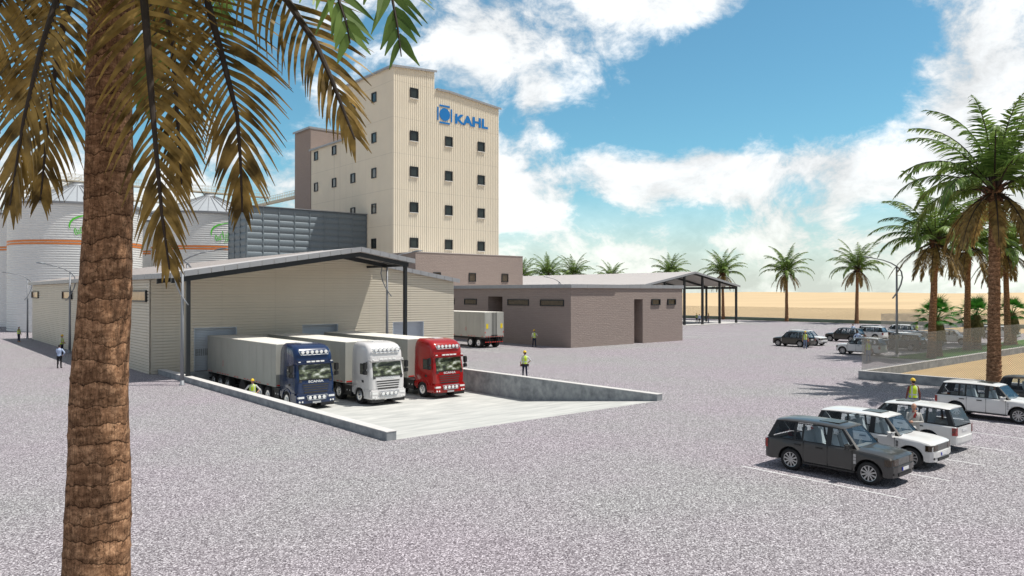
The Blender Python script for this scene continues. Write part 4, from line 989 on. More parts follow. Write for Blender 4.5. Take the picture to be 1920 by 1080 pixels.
    ri = MB(); ri.lathe([(.275, -.10), (.285, .10), (.27, .112), (.25, .105), (.245, .04), (.24, -.09)], 28, axis='y', cap=False); ri.lathe([(0, .03), (.07, .03), (.065, .10), (0, .105)], 16, axis='y'); ri.lathe([(.0, -.02), (.25, -.02)], 24, axis='y', mi=1, cap=False)
    for k in range(10):
        a = 2 * math.pi * k / 10; c, s_ = math.cos(a), math.sin(a)
        def rr(r, t, y): return (r * c - t * s_, y, r * s_ + t * c)
        v = [rr(.05, -.022, .105), rr(.05, .022, .105), rr(.262, .03, .105), rr(.262, -.03, .105), rr(.05, -.022, .06), rr(.05, .022, .06), rr(.262, .03, .04), rr(.262, -.03, .04)]
        ri.add(v, [(0, 1, 2, 3), (0, 3, 7, 4), (1, 5, 6, 2), (2, 6, 7, 3)])
    bk = MB(); bk.lathe([(0, .02), (.245, .02)], 28, axis='y')
    def fit(x): return 1.9 + (x - 1.9) * .64 if x > 1.9 else (-2.1 + (x + 2.1) * .82 if x < -2.1 else x)
    mb = MB(); mb.prism([(2.2, -.55), (2.475, -.5), (2.485, 0), (2.475, .5), (2.2, .55)], .37, .47, axis='z')
    for s in (1, -1): mb.lathe([(0, .0), (.055, .0), (.06, -.08)], 12, (2.40, s * .74, .47), 'x')
    D['lower_intake'] = (mb, 'black')
    mb = MB()
    for s in (1, -1):
        for c in (AX, -AX):
            for k in range(0, 180, 15):
                a, b = R(k), R(k + 15); mb.quad((c + .465 * math.cos(a), s * 1.015, .40 + .465 * math.sin(a)), (c + .465 * math.cos(b), s * 1.015, .40 + .465 * math.sin(b)), (c + .44 * math.cos(b), s * .80, .40 + .44 * math.sin(b)), (c + .44 * math.cos(a), s * .80, .40 + .44 * math.sin(a)))
        mb.box(-.95, .95, s * .93, s * 1.0, .33, .385)
    D['arch_lining'] = (mb, 'black')
    for m_, _ in D.values(): m_.v = [(fit(v[0]), v[1], v[2]) for v in m_.v]
    return D, ty, ri
CD, TYRE, RIM = car_meshes()
M['grille'] = mat('mesh_grille', (.30, .30, .30), .35, .7, .7, 60)
M['dash'] = mat('dashboard', (.25, .24, .22), .7)
M['tint'] = mat('sunroof_glass', (.02, .025, .022), .25, spec=.3)
PAINTS = {'white': mat('paint_white', (.70, .695, .68), .28, 0, coat=.4), 'grey': mat('paint_grey', (.052, .051, .05), .30, .2, coat=.35), 'brown': mat('paint_bronze', (.045, .042, .036), .3, .3, coat=.6)}
DARKRIM = mat('rim_back', (.03, .03, .03), .6)
CARM = {}
SMOOTH = {'body', 'bonnet', 'roof'}
SPLITS = {'side_window', 'bumper', 'door_handle', 'side_vent', 'arch_lining', 'lower_intake', 'number_plate', 'plate_band', 'seat'}
NAMES = {'side_window': 'side_window', 'headlight_': 'headlight', 'taillight_': 'taillight', 'mirror_': 'mirror'}
def shade_auto(o, ang=35):
    me = o.data
    for p in me.polygons: p.use_smooth = True
    bm = bmesh.new(); bm.from_mesh(me)
    bmesh.ops.remove_doubles(bm, verts=bm.verts, dist=.0005)
    for e in bm.edges: e.smooth = len(e.link_faces) == 2 and e.calc_face_angle(0) < R(ang)
    bm.to_mesh(me); bm.free()
def make_car(paint):
    t = empty('parked_car'); t.scale = (.86, .86, .86)
    P = {'paint': PAINTS[paint], 'black': M['black'], 'glass': M['glass'], 'tintglass': M['tint'], 'seat': M['seat'], 'dash': M['dash'], 'grille': M['grille'], 'dlens': M['dlens'], 'redlens': M['redlens'], 'alloy': M['alloy'], 'plate': M['plate'], 'plate_blue': M['plate_blue']}
    for k, (mb, m) in CD.items():
        nm = k.rstrip('_'); key = (k, paint if m == 'paint' else '')
        if key not in CARM:
            os_ = mb.split(nm, P[m], t) if nm in SPLITS else [mb.build(nm, P[m], t)]; CARM[key] = [o.data for o in os_]
            if nm in SMOOTH: shade_auto(os_[0], 30)
        else:
            for d in CARM[key]: o = bpy.data.objects.new(nm, d); COL.objects.link(o); o.parent = t
    for x in (AX, -AX):
        for s in (1, -1):
            if 'ty' not in CARM: CARM['ty'] = TYRE.mesh('tyre', [M['rubber']], True); CARM['ri'] = RIM.mesh('rim', [M['alloy'], DARKRIM], False)
            w = bpy.data.objects.new('wheel', CARM['ty']); COL.objects.link(w); w.parent = t; w.location = (x, s * .86, WR); w.rotation_euler = (0, rnd.random() * 6, 0 if s > 0 else math.pi)
            r_ = bpy.data.objects.new('rim', CARM['ri']); COL.objects.link(r_); r_.parent = w
    return t
# A, B of the centre, heading (+1 away along B, -1 towards the camera), paint, label
CARS = [(23.15, 11.2, -1, 'grey', 'dark grey station-style SUV parked nearest the camera, nose to the right'),
        (26.25, 11.25, -1, 'white', 'white SUV parked right beside the dark grey one nearest the camera'),
        (29.75, 12.0, 1, 'white', 'white SUV parked tail first beside the man in the grey suit'),
        (38.5, 11.6, -1, 'white', 'white SUV at the right edge parked in front of the near tall palm'),
        (43.0, 10.5, -1, 'grey', 'dark grey SUV cut off by the right edge of the picture'),
        (74.1, 41.0, 1, 'brown', 'dark SUV standing alone at the left end of the far row, behind a yellow-vested worker'),
        (77.4, 41.1, -1, 'white', 'white SUV half hidden behind the dark one at the left end of the far row'),
        (86.0, 41.2, 1, 'brown', 'dark SUV in the far row, man in light blue shirt at its tail'),
        (92.2, 41.2, 1, 'white', 'white SUV tail first in the far row, right of the dark one with the man'),
        (95.3, 41.4, -1, 'brown', 'dark bronze SUV squeezed between two white ones in the far row'),
        (100.6, 41.2, 1, 'white', 'white SUV at the right end of the far row, left of the yellow-vested worker'),
        (68.9, 31.5, 1, 'white', 'white SUV at the fence corner, partly seen through the mesh'),
        (77.6, 31.4, 1, 'brown', 'dark SUV behind the mesh fence beside the lamp post'),
        (80.9, 31.4, -1, 'white', 'white SUV behind the mesh fence facing right, next to the lamp post'),
        (84.0, 31.6, -1, 'grey', 'dark grey SUV behind the mesh fence left of the first fan palm'),
        (91.0, 31.4, -1, 'white', 'white SUV seen through the mesh between two palm trunks'),
        (106.0, 31.0, -1, 'white', 'white SUV just glimpsed between the far right palm trunks')]
first = {}
for A, B, hd, pc, lab in CARS:
    if pc not in first: o = make_car(pc); first[pc] = o
    else: o = copy_tree(first[pc])
    o.location = W(A, B, .004); o.rotation_euler = (0, 0, TH + (math.pi / 2 if hd > 0 else -math.pi / 2) + rnd.uniform(-.012, .012)); tag(o, lab, 'car', 'SUVs parked in the yard')

# ================================================================= TRUCKS AND TRAILERS
M['trailer'] = mat('trailer_sheet', (.47, .47, .43), .5, .15, .14, 1.2, vs=(1, 1, .35))
M['trailer_top'] = mat('trailer_roof', (.80, .77, .70), .6, 0, .06, .8)
M['chassis'] = mat('chassis_black', (.02, .02, .021), .5)
M['plate_steel'] = mat('deck_plate', (.25, .25, .26), .45, .6)
def truck_wheel():
    mb = MB(); mb.lathe([(.30, -.28), (.42, -.30), (.50, -.27), (.52, -.20), (.52, .10), (.50, .14), (.42, .15), (.30, .13)], 28, axis='y', mi=0, cap=False)
    mb.lathe([(.31, .12), (.295, .14), (.27, .10), (.25, .02), (.15, .03), (.14, .14), (.09, .17), (0, .175)], 24, axis='y', mi=1)
    for k in range(8):
        a = 2 * math.pi * k / 8; mb.tube([(.2 * math.cos(a), .02, .2 * math.sin(a)), (.2 * math.cos(a), .06, .2 * math.sin(a))], .018, 6, 1)
    return mb.mesh('truck_wheel', [M['rubber'], M['chrome']], False)
TW = truck_wheel()
def put_wheel(parent, x, y, z, s):
    w = bpy.data.objects.new('wheel', TW); COL.objects.link(w); w.parent = parent; w.location = (x, y, z); w.rotation_euler = (0, rnd.random() * 6, 0 if s > 0 else math.pi); return w
TL = 12.3
def make_trailer(parent, x0, axles=3):
    """box trailer; x0 is its front face, it runs back to x0 - TL"""
    x1 = x0 - TL; zb, zt = 1.12, 3.68
    mb = MB(); mb.box(x1, x0, -1.25, 1.25, zb, zt)
    nr = 10
    for i in range(nr):
        x = x1 + (i + .5) * TL / nr * .985 + .1
        for s in (1, -1): mb.box(x - .012, x + .012, s * 1.25, s * 1.262, zb + .16, zt - .06)
    for s in (1, -1):
        mb.box(x1, x0, s * 1.25, s * 1.27, zt - .06, zt + .004); mb.box(x1, x0, s * 1.25, s * 1.275, zb, zb + .14)
        for x in (x1 + .03, x0 - .03): mb.box(x - .03, x + .03, s * 1.245, s * 1.272, zb + .14, zt - .06)
    body_mb = mb
    mb = MB()
    for s in (1, -1):
        x = x1 + .25
        while x < x0 - .4:
            mb.box(x, x + .28, s * 1.276, s * 1.284, zb + .05, zb + .10); x += .5 if rnd.random() < .7 else 1.3
        mb.add([(x1 + 3.2, s * 1.267, zb + .55), (x1 + 3.35, s * 1.267, zb + .78), (x1 + 3.2, s * 1.267, zb + 1.01), (x1 + 3.05, s * 1.267, zb + .78), (x1 + 3.2, s * 1.267, zb + .60), (x1 + 3.32, s * 1.267, zb + .78), (x1 + 3.2, s * 1.267, zb + .96), (x1 + 3.08, s * 1.267, zb + .78)], [(0, 1, 5, 4), (1, 2, 6, 5), (2, 3, 7, 6), (3, 0, 4, 7)])
    mb.box(x0, x0 + .012, -1.2, -.75, zb + .05, zb + .13); mb.box(x0, x0 + .012, .75, 1.2, zb + .05, zb + .13)
    for k in range(8): mb.box(x1 - .028, x1 - .021, -1.18 + k * .31, -1.02 + k * .31, zb + .02, zb + .09); mb.box(x1 - .012, x1 - .001, -1.15 + k * .31, -.98 + k * .31, .57, .66)
    for y in (-1.2, 1.2): mb.box(x1 - .04, x1 - .001, y - .04, y + .04, 1.55, 1.68)
    body_mb.add(mb.v, mb.f, 1)
    bx = body_mb.build('trailer_box', [M['trailer'], M['red']], parent)
    mb = MB(); mb.box(x1 + .03, x0 - .03, -1.22, 1.22, zt, zt + .02); mb.build('trailer_roof', M['trailer_top'], bx)
    mb = MB()
    for s in (1, -1): mb.box(x1 + .1, x0 - .2, s * .5 - .06, s * .5 + .06, .85, zb)
    na = axles; wx = [x1 + 1.1 + 1.4 * k for k in range(na)]
    for x in wx: mb.tube([(x, -1.0, .52), (x, 1.0, .52)], .07, 8); mb.box(x - .3, x + .3, -.62, .62, .7, .86)
    for s in (1, -1): mb.box(x0 - 3.2, x0 - 3.05, s * .75 - .06, s * .75 + .06, .12 if axles == 2 else .35, zb); mb.box(x1 + .02, x1 + .9, s * 1.0 - .2, s * 1.0 + .2, .95, 1.02)
    mb.box(x1 + .0, x1 + .06, -1.15, 1.15, .55, .68)
    for s in (1, -1): mb.box(x1 + .02, x1 + .1, s * .6 - .05, s * .6 + .05, .68, zb)
    if axles == 3:
        for s in (1, -1): mb.lathe([(0, -.12), (.5, -.14), (.52, -.1), (.52, .1), (.5, .14), (0, .12)], 20, (x1 + 6.4, s * .98, .55), 'y')
    mb.build('trailer_frame', M['chassis'], bx)
    for x in wx:
        for s in (1, -1): put_wheel(bx, x, s * 1.08, .52, s)
    # rear doors, rods, lamps and signs
    mb = MB(); mb.box(x1 - .02, x1, -1.2, -.005, zb + .12, zt - .08); mb.box(x1 - .02, x1, .005, 1.2, zb + .12, zt - .08); mb.build('rear_door', M['trailer'], bx)
    mb = MB()
    for y in (-.28, -.1, .1, .28): mb.tube([(x1 - .05, y, zb + .05), (x1 - .05, y, zt - .02)], .02, 6); mb.box(x1 - .07, x1 - .02, y - .04, y + .04, zb + .1, zb + .2)
    mb.box(x1 - .06, x1 - .021, -.45, .45, zb + .18, zb + .21); mb.build('door_rod', M['chassis'], bx)
    mb = MB()
    for y in (-.95, .95): mb.box(x1 - .035, x1 - .021, y - .14, y + .14, 2.0, 2.5)
    mb.split('warning_sign', M['yellow'], bx)
    return bx
def make_cab(t, m, twin):
    lv = [(.98, 0, 1.20), (1.2, .0, 1.22), (1.55, .0, 1.225), (1.76, -.01, 1.225), (2.1, -.09, 1.22), (2.66, -.23, 1.20), (2.78, -.20, 1.20), (2.95, -.21, 1.195), (3.2, -.25, 1.185), (3.42, -.33, 1.16), (3.58, -.48, 1.12), (3.70, -.74, 1.05), (3.77, -1.08, .96), (3.80, -1.4, .86)]
    vs = []; ring = None
    for z, fx, w in lv:
        rx = -2.32 + max(0, (z - 3.3)) * .25; r = .26 if z < 3.3 else .32; pts = []
        for k in range(6):
            a = R(90 * k / 5); pts.append((fx - r + r * math.sin(a), (w - r) + r * math.cos(a)))
        pts = [(rx, w * .97), (rx + .06, w)] + [(fx - r - .5, w)] + pts
        full = pts + [(x, -y) for x, y in pts[::-1]]
        vs += [(x, y, z) for x, y in full]; ring = len(full)
    mb = MB(); n = ring; k_ = len(lv)
    mb.add(vs, [(i * n + k, i * n + (k + 1) % n, (i + 1) * n + (k + 1) % n, (i + 1) * n + k) for i in range(k_ - 1) for k in range(n)] + [list(range(n)), list(range((k_ - 1) * n, k_ * n))])
    # wheel arch and lower side panels
    for s in (1, -1):
        for a0 in range(0, 180, 20):
            a, b = R(a0), R(a0 + 20); c = (-1.35, .55)
            p = [(c[0] + rr * math.cos(q), yy, c[1] + rr * math.sin(q)) for q in (a, b) for rr in (.57, .68) for yy in (s * .93, s * 1.24)]
            mb.add(p, [(0, 1, 5, 4), (2, 3, 7, 6), (1, 3, 7, 5), (0, 2, 6, 4)])
        mb.prism([(-.78, .40), (-.70, .98), (-.22, .98), (-.22, .40)], s * 1.0, s * 1.225)
        mb.prism([(-1.93, .55), (-1.93, .98), (-2.3, .98), (-2.3, .7)], s * 1.0, s * 1.215)
        mb.prism([(-2.02, .975), (-1.98, 1.3), (-.72, 1.3), (-.68, .975)], s * 1.1, s * 1.21)
    cab = mb.build('cab', m, t); shade_auto(cab, 38)
    mb = MB(); mb.bbox(-.62, .09, -1.235, 1.235, .36, .97, .09); mb.bbox(-.3, .13, -1.0, 1.0, .38, .60, .05); b = mb.build('bumper', m, cab); shade_auto(b, 40)
    # windscreen
    def F(z): return interp(z, [(q[0], q[1]) for q in lv])
    mb = MB(); mb.add([(F(1.78) + .012, -1.0, 1.78), (F(1.78) + .012, 1.0, 1.78), (F(2.60) + .012, .97, 2.60), (F(2.60) + .012, -.97, 2.60)], [(0, 1, 2, 3)]); mb.build('windscreen', M['screen'], cab)
    mb = MB()
    for s in (1, -1):
        mb.add([(-.10, s * 1.14, 1.78), (.0 + F(1.78) + .010, s * 1.0, 1.78), (F(2.6) + .010, s * .97, 2.60), (-.36, s * 1.12, 2.60)], [(0, 1, 2, 3)])
        mb.box(-1.25, -.52, s * 1.222, s * 1.236, 1.85, 2.5); 
    mb.box(F(1.76), F(1.76) + .025, -1.05, 1.05, 1.735, 1.775)
    mb.build('window_frame', M['pillar_' + ('d')], cab)
    mb = MB()
    for s in (1, -1): mb.add([(-1.2, s * 1.24, 1.9), (-.56, s * 1.24, 1.9), (-.64, s * 1.24, 2.45), (-1.2, s * 1.24, 2.45)], [(0, 1, 2, 3)])
    mb.split('side_window', M['tower_glass'], cab)
    # grille slats, dark, and name
    mb = MB()
    for i, z in enumerate((1.45, 1.31, 1.17, 1.03)): mb.bbox(-.02, .022, -.80 + i * .03, .80 - i * .03, z - .045, z + .045, .012)
    mb.box(-.02, .012, -1.02, -.86, 1.62, 1.72); mb.box(-.02, .012, .86, 1.02, 1.62, 1.72); mb.build('grille', M['grille_dark'], cab)
    mb = MB()
    for i, z in enumerate((1.525, 1.38, 1.24, 1.10)): mb.bbox(-.03, .03, -.86 + i * .02, .86 - i * .02, z - .034, z + .034, .014)
    mb.build('grille_bar', m, cab)
    mb = MB(); flat_text(mb, "SCANIA", lambda u, v: (F(1.66 + v * .12) + .028, -.48 + u * .96, 1.575 + v * .135), .035); mb.build('front_letters', M['silver'], cab, fix=False)
    # lamps
    for s in (1, -1):
        mb = MB(); mb.bbox(-.10, .105, s * 1.16 - (.42 if s > 0 else 0), s * 1.16 + (0 if s > 0 else .42), .66, .83, .03); mb.build('headlight', M['lens'], cab)
        mb = MB()
        for y in (.88, 1.05): mb.lathe([(0, .135), (.05, .135), (.055, .08), (0, .08)], 12, (0, s * y, .50), 'x')
        mb.build('fog_lamp', M['lens'], cab)
    mb = MB(); mb.tube([(.11, -.64, .84), (.17, -.64, .84), (.17, -.55, .60), (.17, .55, .60), (.17, .64, .84), (.11, .64, .84)], .028, 8); mb.tube([(.16, -.64, .855), (.16, .64, .855)], .028, 8)
    top = [(-.12, -.98, 3.45), (-.10, -.86, 3.20), (-.10, .86, 3.20), (-.12, .98, 3.45)]
    mb.tube([(p[0] - .08, p[1], p[2]) for p in top], .032, 8); mb.tube([(-.24, -.9, 3.36), (-.24, .9, 3.36)], .02, 6); mb.split('lamp_bar', M['chrome'], cab)
    for y, z, x in [(q * .29 - .435, .72, .15) for q in range(4)] + [(q * .29 - .725, 3.34, -.22) for q in range(6)]:
        mb = MB(); mb.lathe([(.0, .06), (.10, .05), (.10, .04)], 16, (x, y, z), 'x', 0); mb.lathe([(.10, .045), (.115, .02), (.09, -.06), (0, -.08)], 16, (x, y, z), 'x', 1); mb.build('spot_lamp', [M['lens'], M['chrome']], cab)
    mb = MB(); mb.bbox(-.42, -.04, -1.16, 1.16, 2.66, 2.74, .03); v = mb.build('sun_visor', m, cab)
    mb = MB()
    for q in range(4): mb.box(-.10, -.012, -.55 + q * .29, -.33 + q * .29, 2.76, 2.84)
    for y in (-1.05, .95): mb.box(-.10, -.012, y, y + .12, 2.77, 2.82)
    mb.split('roof_marker', M['lens'], cab)
    mb = MB()
    for s in (1, -1):
        mb.tube([(-.45, s * 1.2, 2.62), (-.25, s * 1.42, 2.6), (-.25, s * 1.42, 1.9), (-.45, s * 1.2, 1.88)], .03, 6); mb.bbox(-.34, -.16, s * 1.44 - .13, s * 1.44 + .13, 2.2, 2.62, .04); mb.bbox(-.34, -.16, s * 1.44 - .13, s * 1.44 + .13, 1.9, 2.14, .04)
    mb.split('mirror', M['black'], cab)
    mb = MB(); mb.box(.128, .145, -.26, .26, .40, .50); mb.build('number_plate', M['plate'], cab)
    mb = MB(); mb.box(-.5, .05, -1.15, -.3, .2, .38); mb.box(-.5, .05, .3, 1.15, .2, .38)
    for s in (1, -1): mb.bbox(-1.02, -.80, s * 1.225, s * 1.235, 1.36, 1.50, .004)
    mb.split('lower_valance', M['chassis'], cab)
    mb = MB(); mb.box(-1.9, -1.2, -.35, .35, 3.79, 3.83); mb.build('roof_hatch', M['lens'], cab)
    mb = MB(); end = -6.1 if twin else -5.0
    for s in (1, -1): mb.box(end, -.6, s * .42 - .07, s * .42 + .07, .62, .92); mb.bbox(-3.35, -2.35, s * .62, s * 1.2, .42, .98, .05); mb.box(-3.5, -2.36, s * .3, s * 1.22, .99, 1.02)
    for y in (-1.0, 1.0): mb.tube([(-1.35, y, .52), (-1.35, y * .1, .52)], .08, 8)
    mb.box(end - .05, end + 2.6, -.5, .5, .93, 1.05); c = mb.build('chassis', M['chassis'], t)
    mb = MB()
    for s in (1, -1): mb.box(-3.45, -2.38, s * .35, s * 1.2, 1.021, 1.045)
    mb.build('deck_plate', M['plate_steel'], c)
    mb = MB()
    for s in (1, -1):
        for x in (-2.6, -2.95): mb.lathe([(0, 1.205 * s), (.05, 1.205 * s), (.05, 1.19 * s)], 10, (x, 0, .72), 'y')
    mb.split('cap', M['lens'], c)
    for x in [-1.35] + ([-4.15, -5.35] if twin else [-4.05]):
        for s in (1, -1): put_wheel(t, x, s * 1.08, .52, s)
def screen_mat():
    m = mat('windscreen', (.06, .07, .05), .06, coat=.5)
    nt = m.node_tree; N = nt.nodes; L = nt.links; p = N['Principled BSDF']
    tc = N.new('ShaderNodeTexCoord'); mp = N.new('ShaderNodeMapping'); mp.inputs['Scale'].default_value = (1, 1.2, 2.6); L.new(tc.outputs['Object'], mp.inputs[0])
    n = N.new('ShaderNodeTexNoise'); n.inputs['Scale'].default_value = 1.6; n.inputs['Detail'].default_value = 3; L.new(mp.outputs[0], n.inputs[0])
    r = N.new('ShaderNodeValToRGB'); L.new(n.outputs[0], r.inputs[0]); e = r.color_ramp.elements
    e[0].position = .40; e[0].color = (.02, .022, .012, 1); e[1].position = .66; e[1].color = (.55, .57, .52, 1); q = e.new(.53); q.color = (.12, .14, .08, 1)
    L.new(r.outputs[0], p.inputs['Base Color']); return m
M['screen'] = screen_mat()
M['pillar_d'] = M['black']; M['grille_dark'] = mat('grille_dark', (.05, .048, .048), .5)
for A, B, dx, col, twin, lab in ((19.5, 40.7, -2.75, ('truck_paint_blue', (.003, .022, .085)), True, 'dark blue articulated truck with a grey box trailer, nearest the low wall'),
                           (23.65, 39.5, -3.05, ('truck_paint_white', (.70, .685, .68)), False, 'white articulated truck with a grey box trailer, between the blue and the red ones'),
                           (28.25, 39.5, -3.05, ('truck_paint_red', (.36, .004, .004)), False, 'bright red articulated truck with a grey box trailer, nearest the right retaining wall')):
    t = empty('articulated_truck', W(A, B, FZ), TH - math.pi / 2, lab, 'truck', 'trucks backed up to the warehouse doors')
    m = mat(col[0], col[1], .25, 0, coat=.6, spec=.4)
    make_cab(t, m, twin); make_trailer(t, dx, 3)
tr = make_trailer(None, 0, 2); tr.name = 'box_trailer'
tr.location = W(48.5, 60.2 + TL - .3, .004); tr.rotation_euler = (0, 0, TH + math.pi / 2)
tag(tr, 'grey box trailer parked alone beside the low brick building, its rear doors showing', 'trailer')
# ================================================================= PEOPLE
SKIN = mat('skin', (.50, .27, .18), .55); SKIN_D = mat('skin_dark', (.25, .12, .07), .55)
HAIRM = mat('hair_dark', (.02, .014, .01), .7); VESTM = mat('hi_vis', (.55, .74, .03), .7); STRIPE = mat('reflective', (.55, .56, .56), .4)
HELY = mat('helmet_yellow', (.85, .55, .01), .35, coat=.4); HELW = mat('helmet_white', (.8, .8, .78), .35, coat=.4)
CL = {'white': mat('cloth_white', (.62, .62, .63), .85), 'navy': mat('cloth_navy', (.012, .018, .045), .85), 'black': mat('cloth_black', (.012, .012, .014), .8), 'blue': mat('cloth_paleblue', (.42, .52, .72), .8),
      'jeans': mat('cloth_jeans', (.20, .25, .38), .85, 0, .2, 20), 'grey': mat('cloth_suit', (.47, .46, .43), .85, 0, .1, 30), 'red': mat('cloth_red', (.38, .03, .025), .8), 'brown': mat('leather_brown', (.07, .03, .018), .6),
      'orange': mat('shoe_orange', (.65, .28, .06), .6), 'tan': mat('cloth_tan', (.32, .24, .17), .8)}
def plaid():
    m = mat('cloth_plaid', (.2, .05, .04), .85); nt = m.node_tree; N = nt.nodes; L = nt.links
    tc = N.new('ShaderNodeTexCoord'); c = N.new('ShaderNodeTexChecker'); c.inputs['Scale'].default_value = 26; c.inputs[1].default_value = (.30, .07, .05, 1); c.inputs[2].default_value = (.06, .03, .03, 1)
    L.new(tc.outputs['Object'], c.inputs[0]); L.new(c.outputs[0], N['Principled BSDF'].inputs['Base Color']); return m
CL['plaid'] = plaid()
TORSO = [(.80, .115, .155), (.88, .13, .175), (.96, .125, .17), (1.06, .11, .152), (1.18, .115, .158), (1.30, .13, .175), (1.38, .125, .18), (1.44, .10, .165), (1.485, .07, .10), (1.53, .055, .058)]
def vec(p): return Vector(p)
def make_person(label, loc, face, top='white', sleeve='short', legs='navy', shoes='brown', vest=False, helmet=None, hair=True, skin=SKIN, jacket=False, arms='down', belt=False, bag=False, stride=.0, yaw=0.0, turban=None, group=None, lean=0.0, voxel=.014):
    """a standing figure: forward +x, left +y; one fused body surface, clothes' edges by nearest limb"""
    mb = MB(); segs = []      # (p, q, r, material slot)
    mats = [skin, CL[top], CL[legs], CL[shoes]]
    def limb(p, q, r0, r1, mi, n=10):
        p, q = vec(p), vec(q); mb.tube([p, p.lerp(q, .35), q], [r0, lerp(r0, r1, .28) * 1.04, r1], n); mb.ell(p, (r0,) * 3, n, 6); mb.ell(q, (r1,) * 3, n, 6); segs.append((p, q, (r0 + r1) / 2, mi))
    # torso
    n = 18; vs = []
    def tx(z): return lean * max(0, z - .9)
    for z, rx, ry in TORSO:
        for k in range(n): a = 2 * math.pi * k / n; vs.append((tx(z) + rx * math.cos(a), ry * math.sin(a), z))
    K = len(TORSO); mb.add(vs, [(i * n + k, i * n + (k + 1) % n, (i + 1) * n + (k + 1) % n, (i + 1) * n + k) for i in range(K - 1) for k in range(n)] + [list(range(n)), list(range((K - 1) * n, K * n))])
    segs.append((vec((0, 0, .98)), vec((tx(1.4), 0, 1.40)), .15, 1)); segs.append((vec((0, 0, .82)), vec((0, 0, .90)), .14, 2))
    for y in (.08, -.08): segs.append((vec((tx(1.35), y * 1.5, 1.36)), vec((tx(1.35), y, 1.40)), .13, 1)); segs.append((vec((0, y, 1.02)), vec((0, y * 1.2, 1.25)), .13, 1)); segs.append((vec((0, y, .80)), vec((0, y, .89)), .13, 2))
    # neck, head with face
    hx = tx(1.6) + .01; Rz = Matrix.Rotation(yaw, 3, 'Z')
    limb((tx(1.5), 0, 1.48), (hx, 0, 1.60), .058, .054, 0)
    H = vec((hx + .012, 0, 1.675))
    def hp(x, y, z): return H + Rz @ vec((x, y, z))
    bm = bmesh.new(); bmesh.ops.create_uvsphere(bm, u_segments=16, v_segments=12, radius=1)
    for v in bm.verts:
        x, y, z = v.co; taper = 1 - .28 * max(0, -z) ** 1.2
        v.co = hp(x * .098 * (taper if x > 0 else 1) + (.01 if z < 0 and x > 0 else 0), y * .076 * taper, z * .118)
    mb.bm(bm)
    mb.add([hp(.088, 0, .015), hp(.085, .016, -.028), hp(.085, -.016, -.028), hp(.122, 0, -.024), hp(.07, 0, -.01)], [(0, 3, 1), (0, 2, 3), (1, 3, 2), (0, 1, 4), (0, 4, 2), (1, 2, 4)])
    for s in (1, -1): mb.ell(hp(-.005, s * .078, -.01), (.022, .012, .032), 8, 6)
    mb.ell(hp(.075, 0, -.085), (.022, .03, .018), 8, 6)
    segs.append((hp(0, 0, -.09), hp(0, 0, .08), .085, 0)); segs.append((hp(.09, 0, -.02), hp(.11, 0, -.03), .015, 0))
    # legs
    for s in (1, -1):
        sx = stride * s; hip = (0, s * .09, .90); kn = (.02 + sx * .55, s * .105, .50); an = (sx, s * .12, .085)
        limb(hip, kn, .092, .062, 2, 12); limb(kn, an, .062, .045, 2, 12)
        limb((sx - .03, s * .12, .045), (sx + .13, s * .135, .035), .045, .035, 3)
    # arms
    SH = {s: vec((tx(1.42), s * .185, 1.42)) for s in (1, -1)}
    POSE = {'down': ((.0, .27, 1.13), (.06, .29, .89)), 'hip': ((-.07, .40, 1.17), (.09, .24, 1.0)), 'chin': ((.16, .24, 1.14), (.17, .02, 1.47)), 'fold': ((.06, .27, 1.15), (.26, -.06, 1.17)),
            'front': ((.02, .27, 1.14), (.23, .10, 1.05)), 'face': ((.14, .30, 1.32), (.13, .14, 1.58)), 'bag': ((-.02, .28, 1.13), (.03, .31, .88)), 'back': ((-.14, .30, 1.20), (-.05, .20, 1.0)), 'reach': ((.2, .26, 1.2), (.42, .2, 1.1))}
    pz = arms if isinstance(arms, tuple) else (arms, arms)
    HANDS = {}
    for s, pn in ((1, pz[0]), (-1, pz[1])):
        el, wr = POSE[pn]; el = vec((el[0] + tx(el[2]), el[1] * s, el[2])); wr = vec((wr[0] + tx(wr[2]), wr[1] * s, wr[2]))
        limb(SH[s], el, .056, .043, 1); low_ = 1 if sleeve == 'long' else 0
        if sleeve == 'short': segs.append((el.lerp(SH[s], .25), el, .043, 0))
        limb(el, wr, .043, .029, low_)
        d = (wr - el).normalized(); u = d.orthogonal().normalized(); 
        side = d.cross(vec((0, s, 0.01))).normalized()
        pc = wr + d * .05
        mb.tube([wr + d * .01, wr + d * .05, wr + d * .095], [.026, .038, .034], 8); segs.append((wr + d * .02, wr + d * .18, .03, 0))
        nrm = side.cross(d).normalized()
        for k, ln in enumerate((.07, .08, .075, .058)):
            o = side * (.030 - .020 * k); b0 = wr + d * .085 + o; b1 = b0 + d * ln * .5 - nrm * .006; b2 = b1 + d * ln * .35 - nrm * .028
            mb.tube([b0, b1, b2], [.0105, .010, .008], 6)
        th = wr + d * .03 + side * .032; mb.tube([th, th + d * .03 + side * .022, th + d * .06 + side * .020 - nrm * .012], [.012, .011, .009], 6)
        HANDS[s] = wr + d * .10
    me = mb.mesh('person_src', []); ob = bpy.data.objects.new('src', me); COL.objects.link(ob)
    md = ob.modifiers.new('r', 'REMESH'); md.mode = 'VOXEL'; md.voxel_size = voxel; md.use_smooth_shade = True
    dg = bpy.context.evaluated_depsgraph_get(); nm = bpy.data.meshes.new_from_object(ob.evaluated_get(dg)); bpy.data.objects.remove(ob); bpy.data.meshes.remove(me)
    nm.name = 'person'; nm.materials.clear()
    for m in mats: nm.materials.append(m)
    S = [(p, q - p, max((q - p).length_squared, 1e-9), r, mi) for p, q, r, mi in segs]
